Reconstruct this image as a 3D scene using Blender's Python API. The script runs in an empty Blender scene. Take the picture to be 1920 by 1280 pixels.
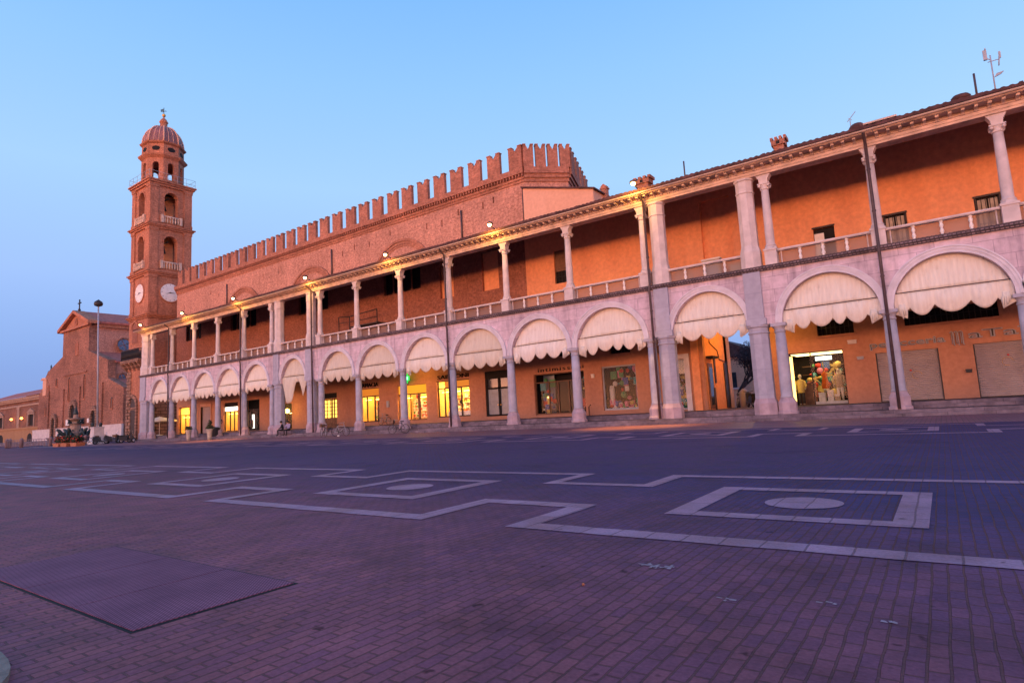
import bpy, math, random
from mathutils import Vector, Matrix
random.seed(7)
R = math.radians
PI = math.pi
scn = bpy.context.scene
col = scn.collection

# ------------------------------------------------------------------ helpers
class MB:
    def __init__(s):
        s.v = []; s.f = []; s.mi = []; s.m = 0; s.sm = []
    def add(s, vs, fs, smooth=False):
        o = len(s.v); s.v += [tuple(p) for p in vs]
        for f in fs:
            s.f.append([i + o for i in f]); s.mi.append(s.m); s.sm.append(smooth)
    def box(s, x0, x1, y0, y1, z0, z1):
        vs = [(x, y, z) for z in (z0, z1) for y in (y0, y1) for x in (x0, x1)]
        s.add(vs, [(0,2,3,1),(4,5,7,6),(0,1,5,4),(2,6,7,3),(0,4,6,2),(1,3,7,5)])
    def prism(s, poly, axis, a0, a1):
        """poly of 2-D points extruded along axis: 'y' -> (x,z), 'x' -> (y,z), 'z' -> (x,y)"""
        n = len(poly)
        def P(p, a):
            return (p[0], a, p[1]) if axis == 'y' else (a, p[0], p[1]) if axis == 'x' else (p[0], p[1], a)
        s.add([P(p, a0) for p in poly] + [P(p, a1) for p in poly],
              [tuple(range(n)), tuple(range(2*n-1, n-1, -1))] + [(i, i+n, (i+1) % n + n, (i+1) % n) for i in range(n)])
    def lathe(s, cx, cy, prof, n=16, rot=0.0, smooth=True, sx=1, sy=1):
        vs = []
        for r, z in prof:
            for k in range(n):
                a = 2*PI*k/n + rot
                vs.append((cx + r*sx*math.cos(a), cy + r*sy*math.sin(a), z))
        fs = []
        for j in range(len(prof)-1):
            for k in range(n):
                fs.append((j*n+k, j*n+(k+1) % n, (j+1)*n+(k+1) % n, (j+1)*n+k))
        fs.append(tuple(range(n-1, -1, -1)))
        fs.append(tuple((len(prof)-1)*n + k for k in range(n)))
        s.add(vs, fs, smooth)
    def tube(s, pts, r, n=6, closed=False, r1=None):
        pts = [Vector(p) for p in pts]; m = len(pts); vs = []
        for i, p in enumerate(pts):
            a = pts[(i-1) % m] if (i > 0 or closed) else p
            b = pts[(i+1) % m] if (i < m-1 or closed) else p
            d = (b-a).normalized()
            u = d.cross(Vector((0,0,1)) if abs(d.z) < .9 else Vector((1,0,0))).normalized(); w = d.cross(u)
            rr = r if r1 is None else r + (r1-r)*i/max(1, m-1)
            for k in range(n):
                t = 2*PI*k/n
                vs.append(p + (u*math.cos(t) + w*math.sin(t))*rr)
        fs = []
        for i in range(m if closed else m-1):
            j = (i+1) % m
            for k in range(n):
                fs.append((i*n+k, i*n+(k+1) % n, j*n+(k+1) % n, j*n+k))
        if not closed:
            fs.append(tuple(range(n-1, -1, -1))); fs.append(tuple((m-1)*n+k for k in range(n)))
        s.add(vs, fs, True)
    def grid(s, P, smooth=True):
        """P[j][i] rows of points"""
        h = len(P); w = len(P[0])
        s.add([p for row in P for p in row],
              [(j*w+i, j*w+i+1, (j+1)*w+i+1, (j+1)*w+i) for j in range(h-1) for i in range(w-1)], smooth)
    def ball(s, c, r, n=12, sz=1.0, sx=1.0, sy=1.0):
        prof = [(r*math.sin(PI*j/(n//2)) + 1e-4, c[2] + r*sz*-math.cos(PI*j/(n//2))) for j in range(n//2+1)]
        s.lathe(c[0], c[1], prof, n, sx=sx, sy=sy)
    def wall_y(s, x0, x1, z0, z1, y, holes, depth, back=False):
        """wall facing -Y at y with rectangular holes (hx0,hx1,hz0,hz1) and reveals of given depth"""
        xs = sorted({x0, x1} | {h[i] for h in holes for i in (0, 1) if x0 < h[i] < x1})
        zs = sorted({z0, z1} | {h[i] for h in holes for i in (2, 3) if z0 < h[i] < z1})
        for i in range(len(xs)-1):
            for j in range(len(zs)-1):
                cx, cz = (xs[i]+xs[i+1])/2, (zs[j]+zs[j+1])/2
                if any(h[0] < cx < h[1] and h[2] < cz < h[3] for h in holes): continue
                s.add([(xs[i], y, zs[j]), (xs[i+1], y, zs[j]), (xs[i+1], y, zs[j+1]), (xs[i], y, zs[j+1])], [(0,1,2,3)])
        for a, b, c, d in holes:
            Y = y + depth
            s.add([(a,y,c),(a,Y,c),(a,Y,d),(a,y,d),(b,y,c),(b,Y,c),(b,Y,d),(b,y,d)],
                  [(0,1,2,3),(7,6,5,4),(3,2,6,7),(4,5,1,0)])
    def build(s, name, mat, parent=None, origin=None):
        me = bpy.data.meshes.new(name)
        if origin is None:
            xs = [p[0] for p in s.v]; ys = [p[1] for p in s.v]; zs = [p[2] for p in s.v]
            origin = ((min(xs)+max(xs))/2, (min(ys)+max(ys))/2, min(zs))
        ox, oy, oz = origin
        me.from_pydata([(p[0]-ox, p[1]-oy, p[2]-oz) for p in s.v], [], s.f)
        mats = mat if isinstance(mat, (list, tuple)) else [mat]
        for m in mats: me.materials.append(m)
        me.polygons.foreach_set('material_index', s.mi)
        me.polygons.foreach_set('use_smooth', s.sm)
        me.update()
        o = bpy.data.objects.new(name, me); col.objects.link(o)
        o.location = origin
        if parent is not None: attach(o, parent)
        return o

def wloc(o):
    p = Vector(o.location)
    return p + (wloc(o.parent) if o.parent else Vector())
def attach(o, parent):
    o.location = Vector(o.location) - wloc(parent); o.parent = parent
def tag(o, label, cat, group=None):
    o['label'] = label; o['category'] = cat
    if group: o['group'] = group
    return o
def struct(o, kind='structure'):
    o['kind'] = kind; return o
def thing(name, label, cat, loc, group=None, rz=0.0):
    o = bpy.data.objects.new(name, None); col.objects.link(o); o.location = loc; o.rotation_euler = (0, 0, rz)
    o.empty_display_size = .3
    return tag(o, label, cat, group)
def inst(src, loc, parent=None, scale=None, rz=None):
    """copy of an object with its children, sharing the meshes, put at a world place"""
    kids = list(src.children)
    c = src.copy(); col.objects.link(c); c.parent = None; c.location = loc
    if parent is not None: attach(c, parent)
    if scale: c.scale = scale
    if rz is not None: c.rotation_euler = (0, 0, rz)
    for k in kids: copy_child(k, c)
    return c
def copy_child(k, p):
    kids = list(k.children)
    c = k.copy(); col.objects.link(c); c.parent = p
    for g in kids: copy_child(g, c)
def arc(cx, cz, rx, rz, a0, a1, n):
    return [(cx + rx*math.cos(a0+(a1-a0)*i/n), cz + rz*math.sin(a0+(a1-a0)*i/n)) for i in range(n+1)]

# ------------------------------------------------------------------ materials
def mat(name):
    m = bpy.data.materials.new(name); m.use_nodes = True
    nt = m.node_tree; b = nt.nodes['Principled BSDF']
    return m, nt, b
def N(nt, t, **kw):
    n = nt.nodes.new(t)
    for k, v in kw.items():
        if k in n.inputs: n.inputs[k].default_value = v
        else: setattr(n, k, v)
    return n
def lk(nt, a, b): nt.links.new(a, b)
def rgba(c): return (c[0], c[1], c[2], 1)
def ramp(nt, fac, stops):
    r = N(nt, 'ShaderNodeValToRGB'); e = r.color_ramp.elements
    while len(e) < len(stops): e.new(.5)
    for i, (p, c) in enumerate(stops):
        e[i].position = p; e[i].color = rgba(c)
    lk(nt, fac, r.inputs[0]); return r.outputs[0]
def mix(nt, fac, a, b, mode='MIX'):
    n = N(nt, 'ShaderNodeMix'); n.data_type = 'RGBA'; n.blend_type = mode
    for i, x in ((0, fac), (6, a), (7, b)):
        if hasattr(x, 'default_value') or hasattr(x, 'is_linked'): lk(nt, x, n.inputs[i])
        else: n.inputs[i].default_value = x if i == 0 else rgba(x)
    return n.outputs[2]
def wpos(nt):
    return N(nt, 'ShaderNodeNewGeometry').outputs['Position']
def wallvec(nt):
    """(x+y, z) of the world position: lays courses on any upright wall"""
    sp = N(nt, 'ShaderNodeSeparateXYZ'); lk(nt, wpos(nt), sp.inputs[0])
    a = N(nt, 'ShaderNodeMath', operation='ADD'); lk(nt, sp.outputs[0], a.inputs[0]); lk(nt, sp.outputs[1], a.inputs[1])
    cb = N(nt, 'ShaderNodeCombineXYZ'); lk(nt, a.outputs[0], cb.inputs[0]); lk(nt, sp.outputs[2], cb.inputs[1])
    return cb.outputs[0]
def noise(nt, vec, scale, detail=4, rough=.55):
    n = N(nt, 'ShaderNodeTexNoise', Scale=scale, Detail=detail, Roughness=rough)
    if vec is not None: lk(nt, vec, n.inputs['Vector'])
    return n.outputs['Fac']
def bump(nt, b, h, strength, dist=.02):
    n = N(nt, 'ShaderNodeBump', Strength=strength, Distance=dist); lk(nt, h, n.inputs['Height']); lk(nt, n.outputs[0], b.inputs['Normal'])
def plain(name, c, rough=.7, var=.18, scale=3.0, metal=0.0, spec=.3, obj=False, bmp=0.0):
    m, nt, b = mat(name)
    v = N(nt, 'ShaderNodeTexCoord').outputs['Object'] if obj else wpos(nt)
    f = noise(nt, v, scale, 5)
    lk(nt, ramp(nt, f, [(.3, [x*(1-var) for x in c]), (.7, [min(1, x*(1+var)) for x in c])]), b.inputs['Base Color'])
    b.inputs['Roughness'].default_value = rough; b.inputs['Metallic'].default_value = metal
    b.inputs['Specular IOR Level'].default_value = spec
    if bmp: bump(nt, b, noise(nt, v, scale*8, 3), bmp)
    return m
def masonry(name, c1, c2, mortar, bw, bh, ms, rough=.85, stain=.35, bmp=.4, stain_scale=.35, bias=0.0, streak=0.0, speck=0.0):
    m, nt, b = mat(name)
    v = wallvec(nt)
    br = N(nt, 'ShaderNodeTexBrick', Color1=rgba(c1), Color2=rgba(c2), Mortar=rgba(mortar), Scale=1.0)
    br.inputs['Brick Width'].default_value = bw; br.inputs['Row Height'].default_value = bh
    br.inputs['Mortar Size'].default_value = ms; br.inputs['Mortar Smooth'].default_value = .3; br.inputs['Bias'].default_value = bias
    lk(nt, v, br.inputs['Vector'])
    st = noise(nt, wpos(nt), stain_scale, 6, .65)
    st2 = noise(nt, wpos(nt), 3.1, 5, .6)
    c = mix(nt, 1.0, br.outputs['Color'], ramp(nt, st, [(.3, (1-stain,)*3), (.7, (1+stain*.35,)*3)]), 'MULTIPLY')
    c = mix(nt, 1.0, c, ramp(nt, st2, [(.3, (1-stain*.8,)*3), (.7, (1+stain*.4,)*3)]), 'MULTIPLY')
    if speck:
        c = mix(nt, 1.0, c, ramp(nt, noise(nt, wallvec(nt), 5.5, 4, .75), [(.34, (1-speck*1.2, 1-speck*1.3, 1-speck*1.3)), (.5, (1, 1, 1)), (.68, (1+speck, 1+speck*1.1, 1+speck*1.2))]), 'MULTIPLY')
    if streak:
        mp = N(nt, 'ShaderNodeMapping'); mp.inputs['Scale'].default_value = (2.6, 2.6, .22); lk(nt, wpos(nt), mp.inputs[0])
        c = mix(nt, 1.0, c, ramp(nt, noise(nt, mp.outputs[0], 1.0, 6, .65), [(.32, (1-streak, 1-streak*1.05, 1-streak)), (.50, (1, 1, 1)), (.75, (1.06, 1.05, 1.06))]), 'MULTIPLY')
    lk(nt, c, b.inputs['Base Color']); b.inputs['Roughness'].default_value = rough
    b.inputs['Specular IOR Level'].default_value = .2
    bump(nt, b, br.outputs['Fac'], -bmp, .02)
    return m
def stucco(name, c, c2, dirt=.3, base_z=None, dirt_c=None):
    m, nt, b = mat(name); p = wpos(nt)
    mp = N(nt, 'ShaderNodeMapping'); mp.inputs['Scale'].default_value = (1.5, 1.5, .35); lk(nt, p, mp.inputs[0])
    f1 = noise(nt, mp.outputs[0], .6, 7, .65); f2 = noise(nt, p, 4, 5, .6)
    cc = ramp(nt, f1, [(.3, c), (.72, c2)])
    cc = mix(nt, 1.0, cc, ramp(nt, f2, [(.3, (1-dirt,)*3), (.7, (1+dirt*.3,)*3)]), 'MULTIPLY')
    if base_z is not None:      # rising damp and scuffs just above the floor, ragged edge
        sp = N(nt, 'ShaderNodeSeparateXYZ'); lk(nt, p, sp.inputs[0])
        mr = N(nt, 'ShaderNodeMapRange'); mr.inputs[1].default_value = base_z; mr.inputs[2].default_value = base_z+.9
        mr.inputs[3].default_value = 1; mr.inputs[4].default_value = 0; lk(nt, sp.outputs[2], mr.inputs[0])
        mu = N(nt, 'ShaderNodeMath', operation='MULTIPLY'); lk(nt, mr.outputs[0], mu.inputs[0]); lk(nt, noise(nt, p, 1.6, 6, .7), mu.inputs[1])
        cc = mix(nt, mu.outputs[0], cc, dirt_c or (.3, .2, .17))
    lk(nt, cc, b.inputs['Base Color']); b.inputs['Roughness'].default_value = .9; b.inputs['Specular IOR Level'].default_value = .15
    bump(nt, b, noise(nt, p, 30, 3), .15, .01)
    return m
def emit(name, c, s):
    m, nt, b = mat(name)
    b.inputs['Base Color'].default_value = (0, 0, 0, 1)
    b.inputs['Emission Color'].default_value = rgba(c); b.inputs['Emission Strength'].default_value = s
    return m
def glassy(name, tint=(.9, .95, 1), clear=.75, rough=.03):
    m, nt, b = mat(name)
    nt.nodes.remove(b)
    out = nt.nodes['Material Output']
    t = N(nt, 'ShaderNodeBsdfTransparent'); t.inputs[0].default_value = rgba(tint)
    g = N(nt, 'ShaderNodeBsdfGlossy'); g.inputs['Roughness'].default_value = rough; g.inputs[0].default_value = (.9, .9, .95, 1)
    fr = N(nt, 'ShaderNodeFresnel', IOR=1.5)
    mm = N(nt, 'ShaderNodeMath', operation='ADD'); mm.inputs[1].default_value = .04; lk(nt, fr.outputs[0], mm.inputs[0])
    m2 = N(nt, 'ShaderNodeMath', operation='MULTIPLY'); m2.inputs[1].default_value = .10; lk(nt, mm.outputs[0], m2.inputs[0])
    mx = N(nt, 'ShaderNodeMixShader'); lk(nt, m2.outputs[0], mx.inputs[0]); lk(nt, t.outputs[0], mx.inputs[1]); lk(nt, g.outputs[0], mx.inputs[2])
    lk(nt, mx.outputs[0], out.inputs[0])
    return m

M = {}
M['brick'] = masonry('red_brick', (.50, .175, .105), (.36, .115, .07), (.40, .25, .19), .30, .085, .014, stain=.34, speck=.26)
M['brick_pale'] = masonry('weathered_brick', (.56, .235, .165), (.42, .165, .115), (.55, .33, .26), .30, .085, .018, stain=.24, speck=.34, streak=.16)
M['brick_dark'] = masonry('old_brick', (.43, .155, .10), (.34, .12, .08), (.26, .15, .11), .30, .085, .014, stain=.3, speck=.28)
M['cath_brick'] = masonry('cathedral_brick', (.44, .175, .11), (.25, .095, .065), (.34, .2, .15), .45, .16, .03, stain=.45, stain_scale=.22, speck=.35)
M['tower'] = masonry('tower_brick', (.56, .215, .125), (.43, .155, .09), (.46, .23, .15), .30, .09, .014, stain=.32, speck=.26, streak=.2)
M['rustic'] = masonry('rusticated_stone', (.42, .24, .17), (.33, .19, .14), (.12, .07, .05), 1.1, .42, .05, stain=.4, bmp=1.0)
M['orange'] = stucco('orange_stucco', (.78, .33, .165), (.90, .41, .215), .18)
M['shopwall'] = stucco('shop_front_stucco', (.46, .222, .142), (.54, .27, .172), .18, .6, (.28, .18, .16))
M['pinkwall'] = stucco('pink_stucco', (.62, .34, .24), (.70, .40, .29), .12)
M['archstone'] = masonry('pink_stone', (.69, .55, .61), (.585, .465, .53), (.42, .335, .39), 1.35, .66, .016, stain=.26, bmp=.35, streak=.30)
M['greystone'] = masonry('grey_stone', (.42, .415, .50), (.39, .385, .47), (.30, .29, .36), 2.4, 1.3, .008, stain=.16, bmp=.15)
M['whitestone'] = plain('pale_grey_stone', (.60, .57, .63), .75, .13, 2.0, bmp=.12)
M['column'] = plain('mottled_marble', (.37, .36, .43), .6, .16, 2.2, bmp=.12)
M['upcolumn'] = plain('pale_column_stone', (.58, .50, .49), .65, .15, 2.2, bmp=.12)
M['cornice'] = plain('cream_cornice_stone', (.58, .42, .33), .75, .28, 2.2, bmp=.12)
M['darkband'] = masonry('carved_string_course', (.30, .22, .23), (.15, .11, .12), (.08, .06, .07), .16, .11, .03, stain=.4, bmp=1.0)
M['tile'] = plain('roof_tiles', (.085, .04, .04), .85, .5, 2.2, bmp=.3)
M['gutter'] = plain('copper_gutter', (.50, .36, .28), .5, .2, 2)
M['pipe'] = plain('brown_downpipe', (.075, .05, .055), .45, .3, 4)
M['iron'] = plain('dark_iron', (.03, .028, .032), .5, .3, 8)
M['black'] = plain('black_void', (.012, .010, .011), .8, .3, 2)
M['darkwood'] = plain('dark_wood', (.045, .03, .027), .55, .4, 5)
M['brownwood'] = plain('brown_wood', (.16, .08, .045), .5, .35, 5)
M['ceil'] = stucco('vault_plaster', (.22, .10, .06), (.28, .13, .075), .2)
M['floor'] = plain('loggia_floor_tiles', (.08, .06, .06), .9, .3, 2)
M['tile_red'] = plain('red_roof_tiles', (.42, .13, .10), .85, .35, 2.0, bmp=.3)
M['pedestal'] = plain('worn_pedestal_stone', (.40, .30, .34), .8, .2, 2.5, bmp=.15)
M['low_brick'] = masonry('dull_brick', (.30, .125, .085), (.20, .085, .06), (.24, .14, .11), .45, .16, .03, stain=.4)
M['ochre'] = stucco('ochre_stucco', (.34, .19, .105), (.40, .23, .13), .2)
M['rail'] = plain('brownish_rail', (.22, .15, .16), .6, .2, 3)
M['kerb'] = plain('sandy_kerb_stone', (.26, .185, .145), .85, .3, 14, bmp=.4)
M['soffit'] = plain('soffit_boards', (.17, .075, .055), .9, .3, 3)
M['netting'] = None
M['shutter'] = plain('roller_shutter', (.36, .31, .32), .55, .12, 1.5)
M['bluedoor'] = plain('blue_grey_door_panel', (.14, .19, .26), .25, .2, 2, spec=.6)
M['greydoor'] = plain('mauve_grey_door', (.36, .29, .30), .6, .1, 2)
M['steel'] = plain('painted_steel', (.34, .36, .42), .4, .12, 3)
M['white'] = plain('white_paint', (.75, .72, .70), .6, .1, 3)
M['gold'] = plain('gilt', (.75, .42, .10), .35, .1, 5, metal=.6)
M['bronze'] = plain('dark_bronze', (.035, .05, .05), .45, .5, 4, bmp=.3)
M['bronze_blue'] = plain('verdigris', (.05, .13, .18), .5, .3, 6)
M['glass'] = glassy('window_glass')
M['darkglass'] = plain('dark_window_glass', (.03, .035, .05), .08, .4, 1.2, spec=.8)
M['tinted'] = glassy('dim_shop_glass', (.72, .75, .80))
M['blueglass'] = plain('leaded_glass', (.10, .13, .22), .2, .5, 3, spec=.7)
M['lamp'] = emit('lamp_glow', (1, .62, .22), 30)
M['dullstone'] = plain('dull_moulding_stone', (.33, .22, .17), .8, .25, 2)
M['warmlight'] = emit('warm_strip', (1, .60, .15), 14)
M['warmpanel'] = emit('warm_ceiling_panel', (1, .56, .13), 120)
M['globe'] = emit('globe_glow', (1, .55, .08), 16)
M['coollight'] = emit('white_panel', (1, .90, .72), 4.5)
M['green'] = emit('green_neon', (.25, 1, .40), 3.0)
M['green_rim'] = emit('green_rim', (.02, .75, .10), 1.5)
M['signbox'] = emit('lit_sign_box', (1, .34, .012), 1.25)
M['signbox2'] = emit('dim_lit_sign_box', (1, .27, .02), .75)
M['rubber'] = plain('black_rubber', (.02, .02, .022), .7, .2, 8)
M['leaf'] = plain('green_leaves', (.035, .05, .025), .6, .5, 6)
M['terracotta'] = plain('terracotta', (.42, .16, .085), .8, .2, 5)
M['stonepot'] = plain('pale_pot', (.5, .42, .34), .8, .2, 5)
M['bark'] = plain('bark', (.06, .04, .045), .9, .4, 5)
M['step'] = masonry('step_stone', (.235, .185, .22), (.19, .15, .185), (.12, .09, .11), 1.6, .3, .012, stain=.5, bmp=.3)
M['skin'] = plain('skin', (.50, .29, .2), .55, .1, 9)
M['plaster'] = plain('mannequin', (.68, .6, .5), .5, .1, 5)
M['chalk'] = plain('chalk', (.40, .25, .27), .9, .3, 30)
def cloth(name, c): 
    M[name] = plain(name, c, .85, .2, 6, obj=True); return M[name]

# ground pavers: bricks laid in rows running away from the camera
def paving(name, c1, c2, mort, bw, bh, ms, rough=.52, spec=.18, dusk_tint=None):
    m, nt, b = mat(name); p = wpos(nt)
    sp = N(nt, 'ShaderNodeSeparateXYZ'); lk(nt, p, sp.inputs[0])
    cb = N(nt, 'ShaderNodeCombineXYZ'); lk(nt, sp.outputs[1], cb.inputs[0]); lk(nt, sp.outputs[0], cb.inputs[1])
    wob = N(nt, 'ShaderNodeTexNoise', Scale=2.3, Detail=3.0); lk(nt, p, wob.inputs['Vector'])
    wm = N(nt, 'ShaderNodeMix'); wm.data_type = 'VECTOR'; wm.inputs[0].default_value = .012
    lk(nt, cb.outputs[0], wm.inputs[4]); 
    sub = N(nt, 'ShaderNodeVectorMath', operation='ADD'); lk(nt, cb.outputs[0], sub.inputs[0]); lk(nt, wob.outputs['Color'], sub.inputs[1]); lk(nt, sub.outputs[0], wm.inputs[5])
    sc = N(nt, 'ShaderNodeVectorMath', operation='SCALE'); sc.inputs[3].default_value = 1.0
    off = N(nt, 'ShaderNodeVectorMath', operation='SCALE'); off.inputs[3].default_value = .035
    lk(nt, wob.outputs['Color'], off.inputs[0])
    ad = N(nt, 'ShaderNodeVectorMath', operation='ADD'); lk(nt, cb.outputs[0], ad.inputs[0]); lk(nt, off.outputs[0], ad.inputs[1])
    br = N(nt, 'ShaderNodeTexBrick', Color1=rgba(c1), Color2=rgba(c2), Mortar=rgba(mort), Scale=1.0)
    br.inputs['Brick Width'].default_value = bw; br.inputs['Row Height'].default_value = bh
    br.inputs['Mortar Size'].default_value = ms; br.inputs['Mortar Smooth'].default_value = .35
    lk(nt, ad.outputs[0], br.inputs['Vector'])
    colr = br.outputs['Color']
    if dusk_tint:       # blue dusk light on the farther ground, painted into the stone colour by distance
        b2 = N(nt, 'ShaderNodeTexBrick', Color1=rgba(dusk_tint[0]), Color2=rgba(dusk_tint[1]), Mortar=rgba([x*.8 for x in mort]), Scale=1.0)
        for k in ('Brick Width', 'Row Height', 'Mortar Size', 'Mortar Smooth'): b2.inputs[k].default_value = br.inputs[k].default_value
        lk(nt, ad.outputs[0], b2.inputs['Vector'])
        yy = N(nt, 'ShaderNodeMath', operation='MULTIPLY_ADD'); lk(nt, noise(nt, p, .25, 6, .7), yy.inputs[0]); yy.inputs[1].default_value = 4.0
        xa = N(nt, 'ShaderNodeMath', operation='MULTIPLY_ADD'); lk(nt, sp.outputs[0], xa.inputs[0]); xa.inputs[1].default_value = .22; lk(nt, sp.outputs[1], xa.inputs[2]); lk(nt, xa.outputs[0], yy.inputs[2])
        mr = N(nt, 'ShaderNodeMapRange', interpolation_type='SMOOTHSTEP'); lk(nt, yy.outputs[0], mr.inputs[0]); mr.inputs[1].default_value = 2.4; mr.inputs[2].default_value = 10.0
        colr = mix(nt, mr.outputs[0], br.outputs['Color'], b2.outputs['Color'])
    big = noise(nt, p, .16, 5, .6); med = noise(nt, p, 1.7, 6, .65); fine = noise(nt, p, 45, 3, .6)
    c = mix(nt, 1.0, colr, ramp(nt, big, [(.3, (.78, .80, .84)), (.7, (1.15, 1.1, 1.08))]), 'MULTIPLY')
    c = mix(nt, 1.0, c, ramp(nt, med, [(.28, (.55,)*3), (.5, (.95,)*3), (.75, (1.3,)*3)]), 'MULTIPLY')
    spot = noise(nt, p, 9.0, 2, .5)
    c = mix(nt, 1.0, c, ramp(nt, spot, [(.24, (.35, .33, .33)), (.32, (1, 1, 1))]), 'MULTIPLY')
    worn = noise(nt, p, .55, 7, .7)
    c = mix(nt, 1.0, c, ramp(nt, worn, [(.36, (.72, .72, .76)), (.44, (1, 1, 1)), (.60, (1, 1, 1)), (.70, (1.25, 1.18, 1.15))]), 'MULTIPLY')
    c = mix(nt, 1.0, c, ramp(nt, fine, [(.3, (.82,)*3), (.7, (1.15,)*3)]), 'MULTIPLY')
    lk(nt, c, b.inputs['Base Color'])
    lk(nt, ramp(nt, med, [(.3, (rough-.1,)*3), (.7, (rough+.12,)*3)]), b.inputs['Roughness'])
    b.inputs['Specular IOR Level'].default_value = spec
    h = N(nt, 'ShaderNodeMath', operation='MULTIPLY_ADD'); lk(nt, fine, h.inputs[0]); h.inputs[1].default_value = .25
    inv = N(nt, 'ShaderNodeMath', operation='SUBTRACT'); inv.inputs[0].default_value = 1; lk(nt, br.outputs['Fac'], inv.inputs[1]); lk(nt, inv.outputs[0], h.inputs[2])
    bump(nt, b, h.outputs[0], .8, .016)
    return m
M['pavers'] = paving('brick_pavers', (.370, .106, .112), (.280, .084, .112), (.190, .070, .070), .158, .077, .0065, rough=.68, spec=.12, dusk_tint=((.080, .048, .130), (.052, .042, .118)))
M['pavers_pink'] = paving('pink_pavers', (.29, .125, .155), (.23, .10, .13), (.15, .09, .08), .30, .15, .012)
M['bandstone'] = paving('pale_band_stone', (.44, .225, .29), (.37, .19, .255), (.21, .11, .145), .62, .30, .008)
# ribbed steel of the hatch
m, nt, b = mat('chequer_plate'); p = wpos(nt)
mp = N(nt, 'ShaderNodeMapping'); mp.inputs['Rotation'].default_value = (0, 0, R(45)); lk(nt, p, mp.inputs[0])
ck = N(nt, 'ShaderNodeTexBrick', Scale=1.0); ck.inputs['Brick Width'].default_value = .05; ck.inputs['Row Height'].default_value = .02; ck.inputs['Mortar Size'].default_value = .006
ck.inputs['Mortar Smooth'].default_value = .6
lk(nt, mp.outputs[0], ck.inputs['Vector'])
base = ramp(nt, noise(nt, p, 2.2, 6, .65), [(.3, (.22, .075, .110)), (.7, (.32, .110, .155))])
lk(nt, mix(nt, 1.0, base, ramp(nt, ck.outputs['Fac'], [(0, (1.15,)*3), (1, (.62,)*3)]), 'MULTIPLY'), b.inputs['Base Color'])
b.inputs['Roughness'].default_value = .7; b.inputs['Specular IOR Level'].default_value = .06
bump(nt, b, ck.outputs['Fac'], -.7, .008)
M['chequer'] = m
# awning canvas: slightly translucent, vertical dirt streaks
def canvas(name, k):
    m, nt, b = mat(name); tc = N(nt, 'ShaderNodeTexCoord').outputs['Object']
    mp = N(nt, 'ShaderNodeMapping'); mp.inputs['Scale'].default_value = (4, 1, .5); lk(nt, tc, mp.inputs[0])
    oi = N(nt, 'ShaderNodeObjectInfo'); mp2 = N(nt, 'ShaderNodeVectorMath', operation='ADD'); lk(nt, mp.outputs[0], mp2.inputs[0]); lk(nt, oi.outputs['Random'], mp2.inputs[1])
    c = ramp(nt, noise(nt, mp2.outputs[0], 2.0, 5, .6), [(.25, (.64*k[0], .58*k[1], .50*k[2])), (.6, (.74*k[0], .69*k[1], .60*k[2])), (.8, (.77*k[0], .73*k[1], .65*k[2]))])
    pt = noise(nt, tc, 1.3, 6, .7)
    lk(nt, mix(nt, 1.0, c, ramp(nt, pt, [(.30, (.84, .81, .77)), (.44, (1, 1, 1))]), 'MULTIPLY'), b.inputs['Base Color'])
    b.inputs['Roughness'].default_value = .95; b.inputs['Specular IOR Level'].default_value = .1
    return m
M['canvas2'] = canvas('faded_canvas', (1.03, 1.04, 1.08)); M['canvas3'] = canvas('dingy_canvas', (.86, .84, .80)); M['canvas'] = canvas('cream_canvas', (1, 1, 1))
# wire netting behind the balusters: fine mesh read as a half-transparent veil
m, nt, b = mat('wire_netting'); out = nt.nodes['Material Output']
b.inputs['Base Color'].default_value = (.26, .20, .18, 1); b.inputs['Roughness'].default_value = .7
t = N(nt, 'ShaderNodeBsdfTransparent'); mx = N(nt, 'ShaderNodeMixShader'); mx.inputs[0].default_value = .62
lk(nt, t.outputs[0], mx.inputs[1]); lk(nt, b.outputs[0], mx.inputs[2]); lk(nt, mx.outputs[0], out.inputs[0])
M['netting'] = m

# ------------------------------------------------------------------ camera
cd = bpy.data.cameras.new('camera'); cam = bpy.data.objects.new('camera', cd); col.objects.link(cam)
cd.sensor_width = 36; cd.lens = 36*1114.4608/1920; cd.clip_start = .05; cd.clip_end = 3000
yaw, pitch, roll = 0.6203416471703309, 0.11906084458713194, 0.0534592919397076
Mc = Matrix.Rotation(yaw, 3, 'Z') @ Matrix.Rotation(pitch, 3, 'X') @ Matrix.Rotation(roll, 3, 'Y')
ri, fw, up = Mc.col[0], Mc.col[1], Mc.col[2]
cam.matrix_world = Matrix(((ri[0], up[0], -fw[0], 0), (ri[1], up[1], -fw[1], 0), (ri[2], up[2], -fw[2], 1.08), (0, 0, 0, 1)))
scn.camera = cam

# ------------------------------------------------------------------ sky and sun
SUN_AZ = R(200)          # the sun has gone down behind the camera
w = bpy.data.worlds.new('World'); scn.world = w; w.use_nodes = True
nt = w.node_tree; bg = nt.nodes['Background']
sky = N(nt, 'ShaderNodeTexSky', sky_type='NISHITA'); sky.sun_disc = False
sky.sun_elevation = R(3.0); sky.sun_rotation = SUN_AZ
sky.air_density = 1.0; sky.dust_density = .6; sky.ozone_density = 1.5
SKY_STR = .05
BAND = (16.8, 5.8, 2.0)
PINK = (.75, .50, .58)
tcw = N(nt, 'ShaderNodeTexCoord').outputs['Generated']
sp = N(nt, 'ShaderNodeSeparateXYZ'); lk(nt, tcw, sp.inputs[0])
def mth(op, a, b=None, c=None):
    n = N(nt, 'ShaderNodeMath', operation=op)
    for i, x in enumerate((a, b, c)):
        if x is None: continue
        if isinstance(x, (int, float)): n.inputs[i].default_value = x
        else: lk(nt, x, n.inputs[i])
    return n.outputs[0]
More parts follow.
